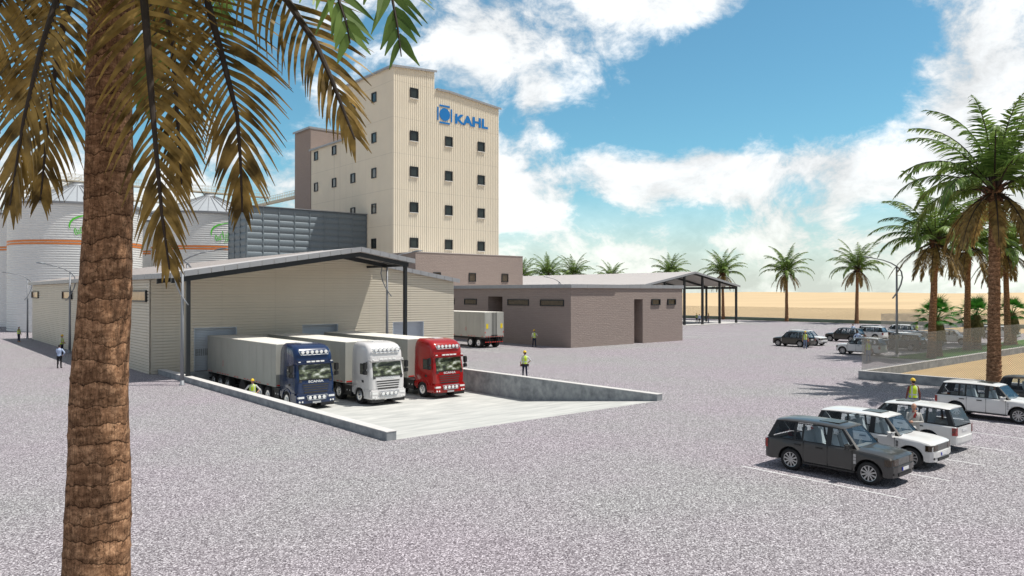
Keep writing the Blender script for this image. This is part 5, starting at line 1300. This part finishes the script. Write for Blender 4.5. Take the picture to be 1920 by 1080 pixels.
    for f in nm.polygons:
        c = f.center; best = 9; bi = 1
        for p, pq, l2, r, mi in S:
            t = max(0, min(1, (c - p).dot(pq) / l2)); d = (c - p - pq * t).length - r
            if d < best: best = d; bi = mi
        if jacket and bi == 2 and c.z > .80 and abs(c.y) < .22: bi = 1
        f.material_index = bi; f.use_smooth = True
    o = bpy.data.objects.new('person', nm); COL.objects.link(o); o.location = loc; o.rotation_euler = (0, 0, face); tag(o, label, 'person', group)
    def child(nm_, mb_, mts, smooth=True):
        c = bpy.data.objects.new(nm_, mb_.mesh(nm_, mts, smooth)); COL.objects.link(c); c.parent = o; return c
    # face marks: eyes, brows, lips
    mk = MB()
    for s in (1, -1): mk = MB(); mk.ell(hp(.083, s * .030, .012), (.008, .012, .006), 8, 5); child('eye', mk, [HAIRM])
    mk = MB(); mk.ell(hp(.092, 0, -.052), (.006, .022, .006), 8, 5); child('mouth', mk, [CL['red']])
    def cap(r, zc, cut, th, n=18, rings=6, dx=0.0):
        vs_ = []
        for j in range(rings + 1):
            a = R(90) * j / rings
            for k in range(n):
                b = 2 * math.pi * k / n; vs_.append(hp(dx + r[0] * math.cos(a) * math.cos(b), r[1] * math.cos(a) * math.sin(b), zc + r[2] * math.sin(a)))
        return vs_, [(j * n + k, j * n + (k + 1) % n, (j + 1) * n + (k + 1) % n, (j + 1) * n + k) for j in range(rings) for k in range(n)]
    if hair:
        hm = MB(); v_, f_ = cap((.104, .084, .088), .035, 0, 0, dx=-.012); hm.add(v_, f_); v_, f_ = cap((.104, .083, .0), .035, 0, 0, dx=-.012)
        hm.ell(hp(-.045, 0, .0), (.065, .078, .085), 12, 8); child('hair', hm, [hair if not isinstance(hair, bool) else HAIRM])
    if helmet:
        hm = MB(); v_, f_ = cap((.125, .105, .115), .045, 0, 0); hm.add(v_, f_)
        pts = []; nn = 22
        for k in range(nn):
            b = 2 * math.pi * k / nn; e = .022 + (.045 * max(0, math.cos(b)) ** 2)
            pts.append((hp((.123 + e) * math.cos(b), (.104 + .022) * math.sin(b), .040), hp(.12 * math.cos(b), .10 * math.sin(b), .052), hp(.12 * math.cos(b), .10 * math.sin(b), .040)))
        vv = [p for t3 in pts for p in t3]; hm.add(vv, [(3 * k, 3 * ((k + 1) % nn), 3 * ((k + 1) % nn) + 1, 3 * k + 1) for k in range(nn)] + [(3 * k, 3 * k + 2, 3 * ((k + 1) % nn) + 2, 3 * ((k + 1) % nn)) for k in range(nn)])
        hm.tube([hp(-.11, 0, .08), hp(-.06, 0, .145), hp(.0, 0, .166), hp(.06, 0, .145), hp(.11, 0, .08)], .012, 6); child('helmet', hm, [helmet])
    if vest:
        vm = MB(); zs = [.95, 1.0, 1.06, 1.065, 1.12, 1.125, 1.2, 1.3, 1.36, 1.42, 1.46, 1.50]; nn = 36; vv = []
        RX = [(z, rx) for z, rx, ry in TORSO]; RY = [(z, ry) for z, rx, ry in TORSO]
        for z in zs:
            for k in range(nn):
                a = 2 * math.pi * k / nn; grow = .028 if z < 1.4 else .022; vv.append((tx(z) + (interp(z, RX) + grow) * math.cos(a), (min(interp(z, RY), .165 if z > 1.25 else .2) + grow * .8) * math.sin(a), z))
        vm.add(vv, []); 
        for j in range(len(zs) - 1):
            for k in range(nn):
                a = 360 * (k + .5) / nn; sidearm = abs(((a + 90) % 180) - 0) < 0
                if zs[j] >= 1.3 and zs[j] < 1.45 and (68 < a < 112 or 248 < a < 292): continue
                if zs[j] > 1.3 and (a < 10 or a > 350): continue
                vs2 = abs(((a + 180) % 360) - 180); band = 1.06 <= zs[j] < 1.12 and zs[j + 1] - zs[j] > .02
                mi = 1 if band or (28 < vs2 < 48) or (132 < vs2 < 152) else 0
                vm.f.append([j * nn + k, j * nn + (k + 1) % nn, (j + 1) * nn + (k + 1) % nn, (j + 1) * nn + k]); vm.m.append(mi)
        child('safety_vest', vm, [VESTM, STRIPE])
    if jacket:
        jm = MB(); zs = [.80, .88, .98, 1.08, 1.2, 1.3, 1.38, 1.44, 1.49]; nn = 32; vv = []
        RX = [(z, rx) for z, rx, ry in TORSO]; RY = [(z, ry) for z, rx, ry in TORSO]
        for z in zs:
            for k in range(nn):
                a = 2 * math.pi * k / nn; vv.append((tx(z) + (interp(z, RX) + .03) * math.cos(a), (interp(z, RY) + .022) * math.sin(a), z))
        jm.add(vv, [])
        for j in range(len(zs) - 1):
            for k in range(nn):
                a = 360 * (k + .5) / nn; vs2 = abs(((a + 180) % 360) - 180)
                if zs[j] >= 1.2 and vs2 < (zs[j] - 1.15) * 95: continue
                jm.f.append([j * nn + k, j * nn + (k + 1) % nn, (j + 1) * nn + (k + 1) % nn, (j + 1) * nn + k]); jm.m.append(0)
        child('jacket', jm, [CL[top]])
        sm = MB(); vv = []
        zs = [1.15, 1.25, 1.35, 1.45, 1.52]
        for z in zs:
            for k in range(9):
                a = R(-40 + 10 * k); vv.append((tx(z) + (interp(z, RX) + .012) * math.cos(a), (interp(z, RY) + .01) * math.sin(a), z))
        sm.add(vv, [(j * 9 + k, j * 9 + k + 1, (j + 1) * 9 + k + 1, (j + 1) * 9 + k) for j in range(4) for k in range(8)]); child('shirt_front', sm, [CL['red']])
    if belt:
        bm_ = MB(); vv = []; nn = 28
        for z, e in ((.90, .012), (.90, .03), (.96, .03), (.96, .012)):
            for k in range(nn): a = 2 * math.pi * k / nn; vv.append(((.13 + e) * math.cos(a), (.175 + e) * math.sin(a), z))
        bm_.add(vv, [(j * nn + k, j * nn + (k + 1) % nn, ((j + 1) % 4) * nn + (k + 1) % nn, ((j + 1) % 4) * nn + k) for j in range(4) for k in range(nn)])
        for s in (1, -1): bm_.bbox(-.06, .07, s * .235 - .035, s * .235 + .035, .78, .94, .015)
        bm_.tube([(-.02, -.26, .80), (-.03, -.265, .58)], .012, 6); child('tool_belt', bm_, [CL['brown']], False)
    return o, HANDS
V = dict(vest=True, helmet=HELY, voxel=.016)
G = 'workers in yellow safety vests'
make_person('man in grey suit jacket and red shirt, hand on chin, standing between parked SUVs', (14.2, 26.3, .004), R(-110), top='grey', sleeve='long', legs='grey', shoes='black', jacket=True, hair=False, arms=('fold', 'chin'), voxel=.011)
o, HN = make_person('worker in plaid shirt seen from behind, carrying a black bag by the parked SUVs', (18.2, 33.75, .004), R(88), top='plaid', sleeve='long', legs='jeans', shoes='brown', arms=('down', 'bag'), group=G, vest=True, helmet=HELY, voxel=.012)
hb = o.matrix_basis @ HN[-1]
mb = MB(); mb.bbox(-.17, .17, -.06, .06, -.34, -.08, .03); mb.tube([(-.08, 0, -.08), (-.07, 0, .01), (.07, 0, .01), (.08, 0, -.08)], .012, 6); b = mb.build('tool_bag', M['black']); b.location = hb; b.rotation_euler = (0, 0, R(80)); tag(b, 'black bag hanging from the right hand of the worker in the plaid shirt', 'bag')
make_person('worker with tool belt standing behind the right retaining wall of the ramp, seen from behind', (.86, 49.75, .004), R(108), arms=('down', 'hip'), belt=True, stride=.06, group=G, yaw=.4, **V)
make_person('worker walking beside the dark side wall of the low brick building', (2.35, 78.3, .004), R(112), arms=('down', 'back'), stride=.13, group=G, yaw=.4, lean=.08, **V)
make_person('worker standing in the sunken dock between the low wall and the blue truck', (-15.1, 43.3, FZ + .002), R(-75), top='white', arms=('hip', 'hip'), group=G, belt=True, **V)
make_person('worker in white helmet and orange shoes, hand at his face, at far left', (-57.3, 86.4, .004), R(0), top='tan', legs='navy', shoes='orange', skin=SKIN_D, vest=True, helmet=HELW, arms=('down', 'face'), group=G, voxel=.018)
make_person('worker in the warehouse shade just beyond the man in the pale blue shirt', (-41.7, 68.9, .004), R(5), arms=('front', 'front'), group=G, **V)
make_person('man in pale blue shirt and black trousers, back turned, left of the near palm', (-34.2, 56.2, .004), R(100), top='blue', sleeve='long', legs='black', shoes='black', arms=('reach', 'hip'), voxel=.014)
make_person('worker in pale trousers in front of the dark SUV at the far row left end', (29.8, 75.6, .004), R(-90), top='tan', legs='jeans', arms='down', group=G, **V)
make_person('worker seen through the mesh fence in front of the white SUV at the fence corner', (29.6, 61.8, .004), R(-90), top='tan', legs='jeans', arms='down', group=G, **V)
make_person('man in light blue shirt, back turned, at the dark SUV tail in the far row', (35.6, 76.6, .004), R(80), top='blue', sleeve='long', legs='black', shoes='black', arms='hip', voxel=.018)
make_person('man in light blue shirt whose head and shoulders show above the dark SUV roof', (42.9, 93.6, .004), R(-80), top='blue', sleeve='long', legs='black', shoes='black', arms='fold', voxel=.02)
make_person('brown-haired man half hidden beyond the white SUV at the fence corner', (32.9, 69.3, .004), R(-60), top='tan', legs='jeans', hair=CL['brown'], voxel=.018)
make_person('worker on the right of the far row, before the distant sand lot wall', (51.9, 95.4, .004), R(-100), legs='navy', arms=('down', 'front'), group=G, **V)
make_person('man in blue-grey shirt and black trousers under the open shed', (34.2, 135.8, .055), R(40), top='blue', sleeve='long', legs='black', shoes='black', voxel=.022)
make_person('worker in vest facing the man in blue-grey shirt under the open shed', (34.9, 140.5, .055), R(-120), legs='navy', group=G, vest=True, helmet=HELY, voxel=.022)
make_person('worker in blue jeans and no vest beside the inner shed post', (36.9, 139.6, .055), R(190), top='tan', legs='jeans', helmet=HELY, voxel=.022)

# ================================================================= PALMS
def leaflet(mb, P, d, wv, L, w, grav, nseg=3, mi=0, curl=Vector()):
    """narrow drooping blade"""
    pts = []; p = P.copy(); dd = d.copy()
    for i in range(nseg + 1):
        pts.append(p.copy()); dd = (dd + Vector((0, 0, -grav / nseg)) + curl / nseg).normalized(); p = p + dd * (L / nseg)
    prof = [.55, 1.0, .85, .5, .12] if nseg == 4 else ([.6, 1.0, .75, .12] if nseg == 3 else [.7, 1.0, .15])
    vs = []
    for q, k in zip(pts, prof): vs += [q - wv * w * k * .5, q + wv * w * k * .5]
    mb.add(vs, [(2 * i, 2 * i + 1, 2 * i + 3, 2 * i + 2) for i in range(nseg)], mi)
def frond_mesh(mb, path, S0, n, L, w, grav, r0, rng, nseg=3, lm=0, rm=1, start=.12, rach_n=5, lift=.18, spread=(78, 24), pw=.8, curl=.15):
    """path: points of the stem; S0: sideways vector; pairs of leaflets along it"""
    pts = [Vector(p) for p in path]; seg = [0]
    for a, b in zip(pts, pts[1:]): seg.append(seg[-1] + (b - a).length)
    T = seg[-1]
    def at(t):
        s = t * T
        for i in range(len(pts) - 1):
            if s <= seg[i + 1] or i == len(pts) - 2:
                k = (s - seg[i]) / (seg[i + 1] - seg[i]); return pts[i].lerp(pts[i + 1], k), (pts[i + 1] - pts[i]).normalized()
    m = len(pts); mb.tube(pts, [r0 * (1 - .82 * i / (m - 1)) for i in range(m)], rach_n, rm)
    for side in (1, -1):
        for i in range(n):
            t = start + (1 - start) * (i + rng.uniform(-.3, .3)) / n; t = min(max(t, .02), .995)
            p, tg = at(t); S = (S0 - tg * S0.dot(tg)).normalized(); U = tg.cross(S).normalized()
            if U.z < 0: U = -U
            al = R(lerp(spread[0], spread[1], t ** 1.3) + rng.uniform(-7, 7))
            ln = L * (math.sin(math.pi * min(1, (.16 + .80 * t)) ** pw) ** .7 if True else 1) * rng.uniform(.85, 1.08)
            ln = max(ln, L * .35)
            d = (tg * math.cos(al) + S * side * math.sin(al) + U * (lift + rng.uniform(-.12, .12))).normalized()
            wv = (tg - d * tg.dot(d)).normalized(); wv = (wv + U * rng.uniform(-.45, .45)).normalized()
            leaflet(mb, p, d, wv, ln, w * rng.uniform(.8, 1.15), grav * rng.uniform(.6, 1.3), nseg, lm, tg * curl)
def frond_path(base, az, e0, droop, L, k=9, pw=1.5):
    p = Vector(base); out = [p.copy()]; h = Vector((math.cos(az), math.sin(az), 0))
    for i in range(k):
        t = (i + .5) / k; e = e0 - droop * t ** pw; d = h * math.cos(e) + Vector((0, 0, math.sin(e))); p = p + d * (L / k); out.append(p.copy())
    return out
def trunk_mesh(mb, path, n=20, rng=rnd, ring=.24, amp=.035, mi=0):
    """path: list of (x, y, z, r), densely sampled with flared rings of old leaf bases"""
    P = [Vector(p[:3]) for p in path]; rs = [p[3] for p in path]; zs = [p.z for p in P]
    z = zs[0]; rings = []; top = zs[-1]; k = 0
    while z < top:
        st = ring * rng.uniform(.75, 1.25); rings += [(z + .02, 1.0), (z + st * .45, .99), (z + st * .82, 1.0), (z + st * .97, 1.0 + amp * 2.2 * rng.uniform(.2, 1.3))]; z += st
    rings = [q for q in rings if q[0] < top] + [(top, 1)]
    vs = []; wob = [rng.uniform(0, 6.28) for _ in range(4)]
    for zz, f in rings:
        for j in range(len(zs) - 1):
            if zz <= zs[j + 1] or j == len(zs) - 2:
                t = (zz - zs[j]) / (zs[j + 1] - zs[j]); c = P[j].lerp(P[j + 1], t); r = lerp(rs[j], rs[j + 1], t); break
        for q in range(n):
            a = 2 * math.pi * q / n; rr = r * .97 * f * (1 + .03 * math.sin(3 * a + zz * 1.7 + wob[0]) + .022 * math.sin(5 * a - zz * 3.1 + wob[1]) + rng.uniform(-.005, .005)); dz = .03 * math.sin(2 * a + wob[2] + zz * 2.2)
            vs.append((c.x + rr * math.cos(a), c.y + rr * math.sin(a), zz + dz * min(1, zz)))
    m = len(rings); mb.add(vs, [(i * n + k, i * n + (k + 1) % n, (i + 1) * n + (k + 1) % n, (i + 1) * n + k) for i in range(m - 1) for k in range(n)] + [list(range((m - 1) * n, m * n))], mi)
def palm_parts(seed, H=10.6, ng=28, nd=13, n=46, lean=(.25, .1), nseg=2):
    rng = random.Random(seed); out = {}
    mb = MB(); lx, ly = lean; path = [(0, 0, 0, .42), (lx * .1, ly * .1, .6, .36), (lx * .3, ly * .3, 3, .31), (lx * .7, ly * .7, 6.5, .27), (lx, ly, H - .5, .27), (lx, ly, H, .30)]
    trunk_mesh(mb, path, 16, rng, .28, .05); out['trunk'] = (mb, [M['bark']], True)
    c = Vector((lx, ly, H)); mb = MB()
    for i in range(ng):
        az = i * 2.39996 + rng.uniform(-.25, .25); u = (i + .5) / ng; e0 = R(lerp(86, 18, u ** .9)) + rng.uniform(-.12, .12); dr = R(lerp(62, 108, u)) * rng.uniform(.75, 1.15)
        L = lerp(6.5, 5.4, u) * rng.uniform(.88, 1.06)
        pa = frond_path(c + Vector((math.cos(az), math.sin(az), 0)) * .16 + Vector((0, 0, .25 * (1 - u))), az, e0, dr, L, 10, 1.6)
        frond_mesh(mb, pa, Vector((-math.sin(az), math.cos(az), 0)), n, 1.05, .115, .95, .055, rng, 3, lift=-.02, spread=(66, 26), curl=.2)
    out['crown'] = (mb, [M['leaf'], M['rachis']], False)
    mb = MB()
    for i in range(nd):
        az = i * 2.39996 + 1 + rng.uniform(-.3, .3); e0 = R(rng.uniform(-30, -5)); dr = R(rng.uniform(56, 64)); L = rng.uniform(3.4, 4.7)
        pa = frond_path(c + Vector((math.cos(az), math.sin(az), 0)) * .2 + Vector((0, 0, -.15)), az, e0, dr, L, 8, .7)
        frond_mesh(mb, pa, Vector((-math.sin(az), math.cos(az), 0)), n, .82, .066, .2, .06, rng, nseg, lift=.0, start=.2, spread=(72, 28), curl=.5)
    out['dead_fronds'] = (mb, [M['leaf_dead'], M['rachis']], False)
    mb = MB()
    for i in range(60):
        az = rng.uniform(0, 6.28); e = R(rng.uniform(-25, 60)); b = c + Vector((math.cos(az) * .2, math.sin(az) * .2, rng.uniform(-.6, .15)))
        d = Vector((math.cos(az) * math.cos(e), math.sin(az) * math.cos(e), math.sin(e))); mb.tube([b, b + d * .25, b + d * rng.uniform(.4, .8)], [.06, .045, .015], 4)
    out['leaf_bases'] = (mb, [M['stub']], False)
    return out
def make_palm(parts):
    t = empty('palm_tree')
    for nm, (mb, ms, sm) in parts.items(): mb.build(nm, ms, t, smooth=sm, fix=(nm == 'trunk'))
    return t
pA = make_palm(palm_parts(11)); pB = make_palm(palm_parts(23, H=10.1, lean=(-.3, .2)))
pC = make_palm(palm_parts(5, ng=28, nd=12, n=38, H=9.8, nseg=2, lean=(.1, -.1)))
PAL = [(27.45, 42.4, 'a', 20, 1.09, 'big date palm rising beside the fence wall behind the white SUV at right'),
       (36.4, 64.6, 'b', 170, 1.0, 'date palm on the grass strip just left of the big palm'),
       (45.0, 73.6, 'a', 250, .98, 'date palm on the grass strip behind the big palm'),
       (54.0, 81.0, 'b', 60, 1.0, 'date palm on the grass strip near the right edge of the picture')]
def farp(x, A=137.4):
    r = (x - 960) / 1394; B = (CA * A - r * SA * A) / (SA + r * CA); p = W(A, B); return p.x, p.y
for px, rot, s, lab in ((1606, 10, 1.02, 'rightmost of the palms standing along the desert boundary fence'), (1475, 130, 1.0, 'palm by the boundary fence midway between the shed and the parked cars'),
                        (1356, 220, 1.0, 'palm by the boundary fence seen through the open end of the shed'), (1257, 300, .98, 'palm whose crown rises above the shed ridge')):
    x, y = farp(px); PAL.append((x, y, 'c', rot, s, lab))
PAL += [(24.6, 184, 'c', 50, .90, 'small palm crown alone above the middle of the long shed roof'), (15.1, 181, 'c', 200, 1.0, 'right one of the two palm crowns close together over the shed roof'),
        (8.6, 178, 'c', 110, 1.0, 'left one of the two palm crowns close together over the shed roof'), (2.3, 186, 'c', 20, .98, 'palm barely peeking out right of the brick block')]
used = set(); proto = {'a': pA, 'b': pB, 'c': pC}
for x, y, k, rot, s, lab in PAL:
    o = proto[k] if k not in used else copy_tree(proto[k]); used.add(k)
    o.location = (x, y, 0); o.rotation_euler = (0, 0, R(rot)); o.scale = (s, s, s); tag(o, lab, 'palm tree', 'date palms of the site')
# fan palms with bearded trunks
def make_fan(seed):
    rng = random.Random(seed); t = empty('fan_palm')
    mb = MB(); trunk_mesh(mb, [(0, 0, 0, .55), (0, 0, .4, .46), (0, 0, 1.2, .44), (0, 0, 2.6, .4)], 16, rng, .3, .05); mb.build('trunk', M['bark'], t, smooth=True)
    mb = MB()
    for i in range(520):
        az = rng.uniform(0, 6.28); z = rng.uniform(1.6, 3.3); r = lerp(.62, .42, abs(z - 2.2) / 1.1); p = Vector((r * math.cos(az), r * math.sin(az), z)); d = Vector((math.cos(az) * .35, math.sin(az) * .35, -1)).normalized()
        leaflet(mb, p, d, Vector((-math.sin(az), math.cos(az), 0)), rng.uniform(.4, .8), .11, .3, 2)
    mb.lathe([(.45, 1.3), (.62, 1.7), (.68, 2.3), (.5, 3.0), (.25, 3.5)], 14); mb.build('dead_leaf_skirt', M['skirt'], t, fix=False)
    mb = MB(); C = Vector((0, 0, 3.3))
    for i in range(34):
        az = i * 2.39996; u = (i + .5) / 34; e = R(lerp(85, -18, u)); L = rng.uniform(1.1, 1.6)
        d = Vector((math.cos(az) * math.cos(e), math.sin(az) * math.cos(e), math.sin(e))); tip = C + d * L; mb.tube([C, C + d * L * .5, tip], [.03, .022, .016], 4, 1)
        S = Vector((-math.sin(az), math.cos(az), 0)); 
        for k in range(17):
            a = R(-82 + 164 * k / 16); dd = (d * math.cos(a) + S * math.sin(a) + Vector((0, 0, -.12))).normalized(); wv = (S * math.cos(a) - d * math.sin(a)).normalized()
            leaflet(mb, tip, dd, wv, .95 * math.cos(a * .55) * rng.uniform(.85, 1.05), .085, .5, 2, 0)
    mb.build('crown', [M['leaf_fan'], M['leaf_fan']], t, fix=False); return t
f0 = make_fan(3)
for i, (A, B, rot, lab) in enumerate(((72.6, 26.3, 0, 'leftmost of the three fan palms with brown leaf skirts on the grass strip'), (84.2, 26.8, 100, 'middle one of the three fan palms, between two date palm trunks'), (95.6, 26.9, 220, 'rightmost of the three fan palms, cut by the picture edge'))):
    o = f0 if i == 0 else copy_tree(f0)
    o.location = W(A, B); o.rotation_euler = (0, 0, R(rot)); tag(o, lab, 'palm tree', 'fan palms on the grass strip')
# ---- the near palm
near = empty('near_palm_tree', (-5.25, 9.3, 0), 0, 'large near palm with rough brown trunk and hanging dry fronds at the left', 'palm tree')
near['group'] = 'date palms of the site'
def nb(mb, nm, ms, smooth=False, fix=False):
    o = bpy.data.objects.new(nm, mb.mesh(nm, ms, smooth, (-5.25, 9.3, 0), fix)); COL.objects.link(o); o.parent = near; return o
rng = random.Random(4)
mb = MB(); trunk_mesh(mb, [(-5.25, 9.3, 0, .52), (-5.22, 9.3, 1.0, .44), (-5.19, 9.3, 2.16, .395), (-5.16, 9.3, 3.5, .362), (-5.13, 9.3, 5.0, .325), (-5.05, 9.3, 6.7, .282), (-5.03, 9.3, 9.0, .262), (-5.03, 9.3, 10.3, .30)], 56, rng, .33, .008)
tk = nb(mb, 'trunk', [M['bark']], True, True)
def P3(*p): return [Vector(((x - 960) / 1394 * d, d, 5.7 + (549 - y) / 1394 * d)) for x, y, d in p]
NC = Vector((-5.03, 9.3, 10.3))
DEAD = [P3((215, -150, 9.2), (262, -70, 8.6), (272, 40, 8.3), (283, 180, 8.25), (290, 260, 8.2), (303, 400, 8.3), (318, 505, 8.5)),
        P3((225, -150, 9.3), (330, -90, 9.0), (387, 0, 8.9), (409, 80, 8.9), (430, 160, 8.9), (444, 215, 9), (451, 310, 9), (454, 398, 9.1)),
        P3((235, -160, 9.2), (430, -110, 9.0), (538, 0, 8.9), (591, 80, 8.85), (621, 147, 8.8), (645, 210, 8.8), (665, 261, 8.8)),
        P3((190, -150, 9.2), (130, -80, 8.6), (104, 0, 8.3), (73, 102, 8.1), (44, 222, 8.1), (18, 385, 8.2)),
        P3((195, -150, 9.5), (150, -60, 9.8), (117, 44, 10), (104, 120, 10.1), (95, 178, 10.2), (85, 270, 10.3), (75, 376, 10.4)),
        P3((230, -140, 9.6), (290, -60, 10.3), (320, 60, 10.8), (329, 178, 11), (336, 280, 11), (340, 345, 11)),
        P3((180, -150, 9.3), (40, -100, 9), (-30, 60, 8.8), (-62, 250, 8.8))]
ROT = [0, 10, 15, -20, 25, 15, 35]
for i, (pa, ro) in enumerate(zip(DEAD, ROT)):
    pa[0] = NC + (pa[1] - NC).normalized() * .2
    mb = MB(); S = Vector((math.cos(R(ro)), math.sin(R(ro)), 0)); frond_mesh(mb, pa, S, 50 if i != 2 else 42, 1.0, .060, .15, .06, rng, 4, start=.10, rach_n=8, lift=.0, spread=(92, 26), pw=1.0, curl=.75); nb(mb, 'dry_frond', [M['leaf_dead_near'], M['rachis']])
GRN = [P3((270, -190, 9.2), (520, -260, 8.8), (670, -160, 8.4), (728, -40, 8.3), (745, 50, 8.3), (752, 105, 8.3)),
       P3((250, -170, 9.2), (420, -200, 8.7), (560, -110, 8.2), (625, -30, 8.0), (648, 40, 8.0), (656, 80, 8.0)),
       P3((235, -170, 9.8), (262, -90, 11.0), (290, 60, 12.0), (268, 200, 12.4))]
for i in range(16):
    az = i * 2.39996 + .4; u = (i + .5) / 16; GRN.append(frond_path(NC + Vector((0, 0, .2)), az, R(lerp(80, 12, u)), R(lerp(55, 75, u)), 5.4, 9))
for i, pa in enumerate(GRN):
    if i < 3: pa[0] = NC + (pa[1] - NC).normalized() * .2
    h = pa[-1] - pa[0]; h.z = 0; h.normalize(); S = Vector((-h.y, h.x, 0)) if i > 1 else Vector((.95, .3, 0))
    mb = MB(); frond_mesh(mb, pa, S, 46, .95, .085, .45, .05, rng, 3, start=.12, rach_n=6, lift=.15) if i > 1 else frond_mesh(mb, pa, S, 34, 1.0, .095, .12, .04, rng, 4, start=.12, rach_n=6, lift=.05, spread=(84, 34), curl=.25, pw=.9); nb(mb, 'green_frond', [M['leaf'], M['rachis']])
mb = MB()
for i in range(70):
    az = rng.uniform(0, 6.28); e = R(rng.uniform(-25, 60)); b = NC + Vector((math.cos(az) * .2, math.sin(az) * .2, rng.uniform(-.8, .1))); d = Vector((math.cos(az) * math.cos(e), math.sin(az) * math.cos(e), math.sin(e)))
    mb.tube([b, b + d * .25, b + d * rng.uniform(.4, .8)], [.06, .045, .015], 5)
nb(mb, 'leaf_bases', [M['stub']])
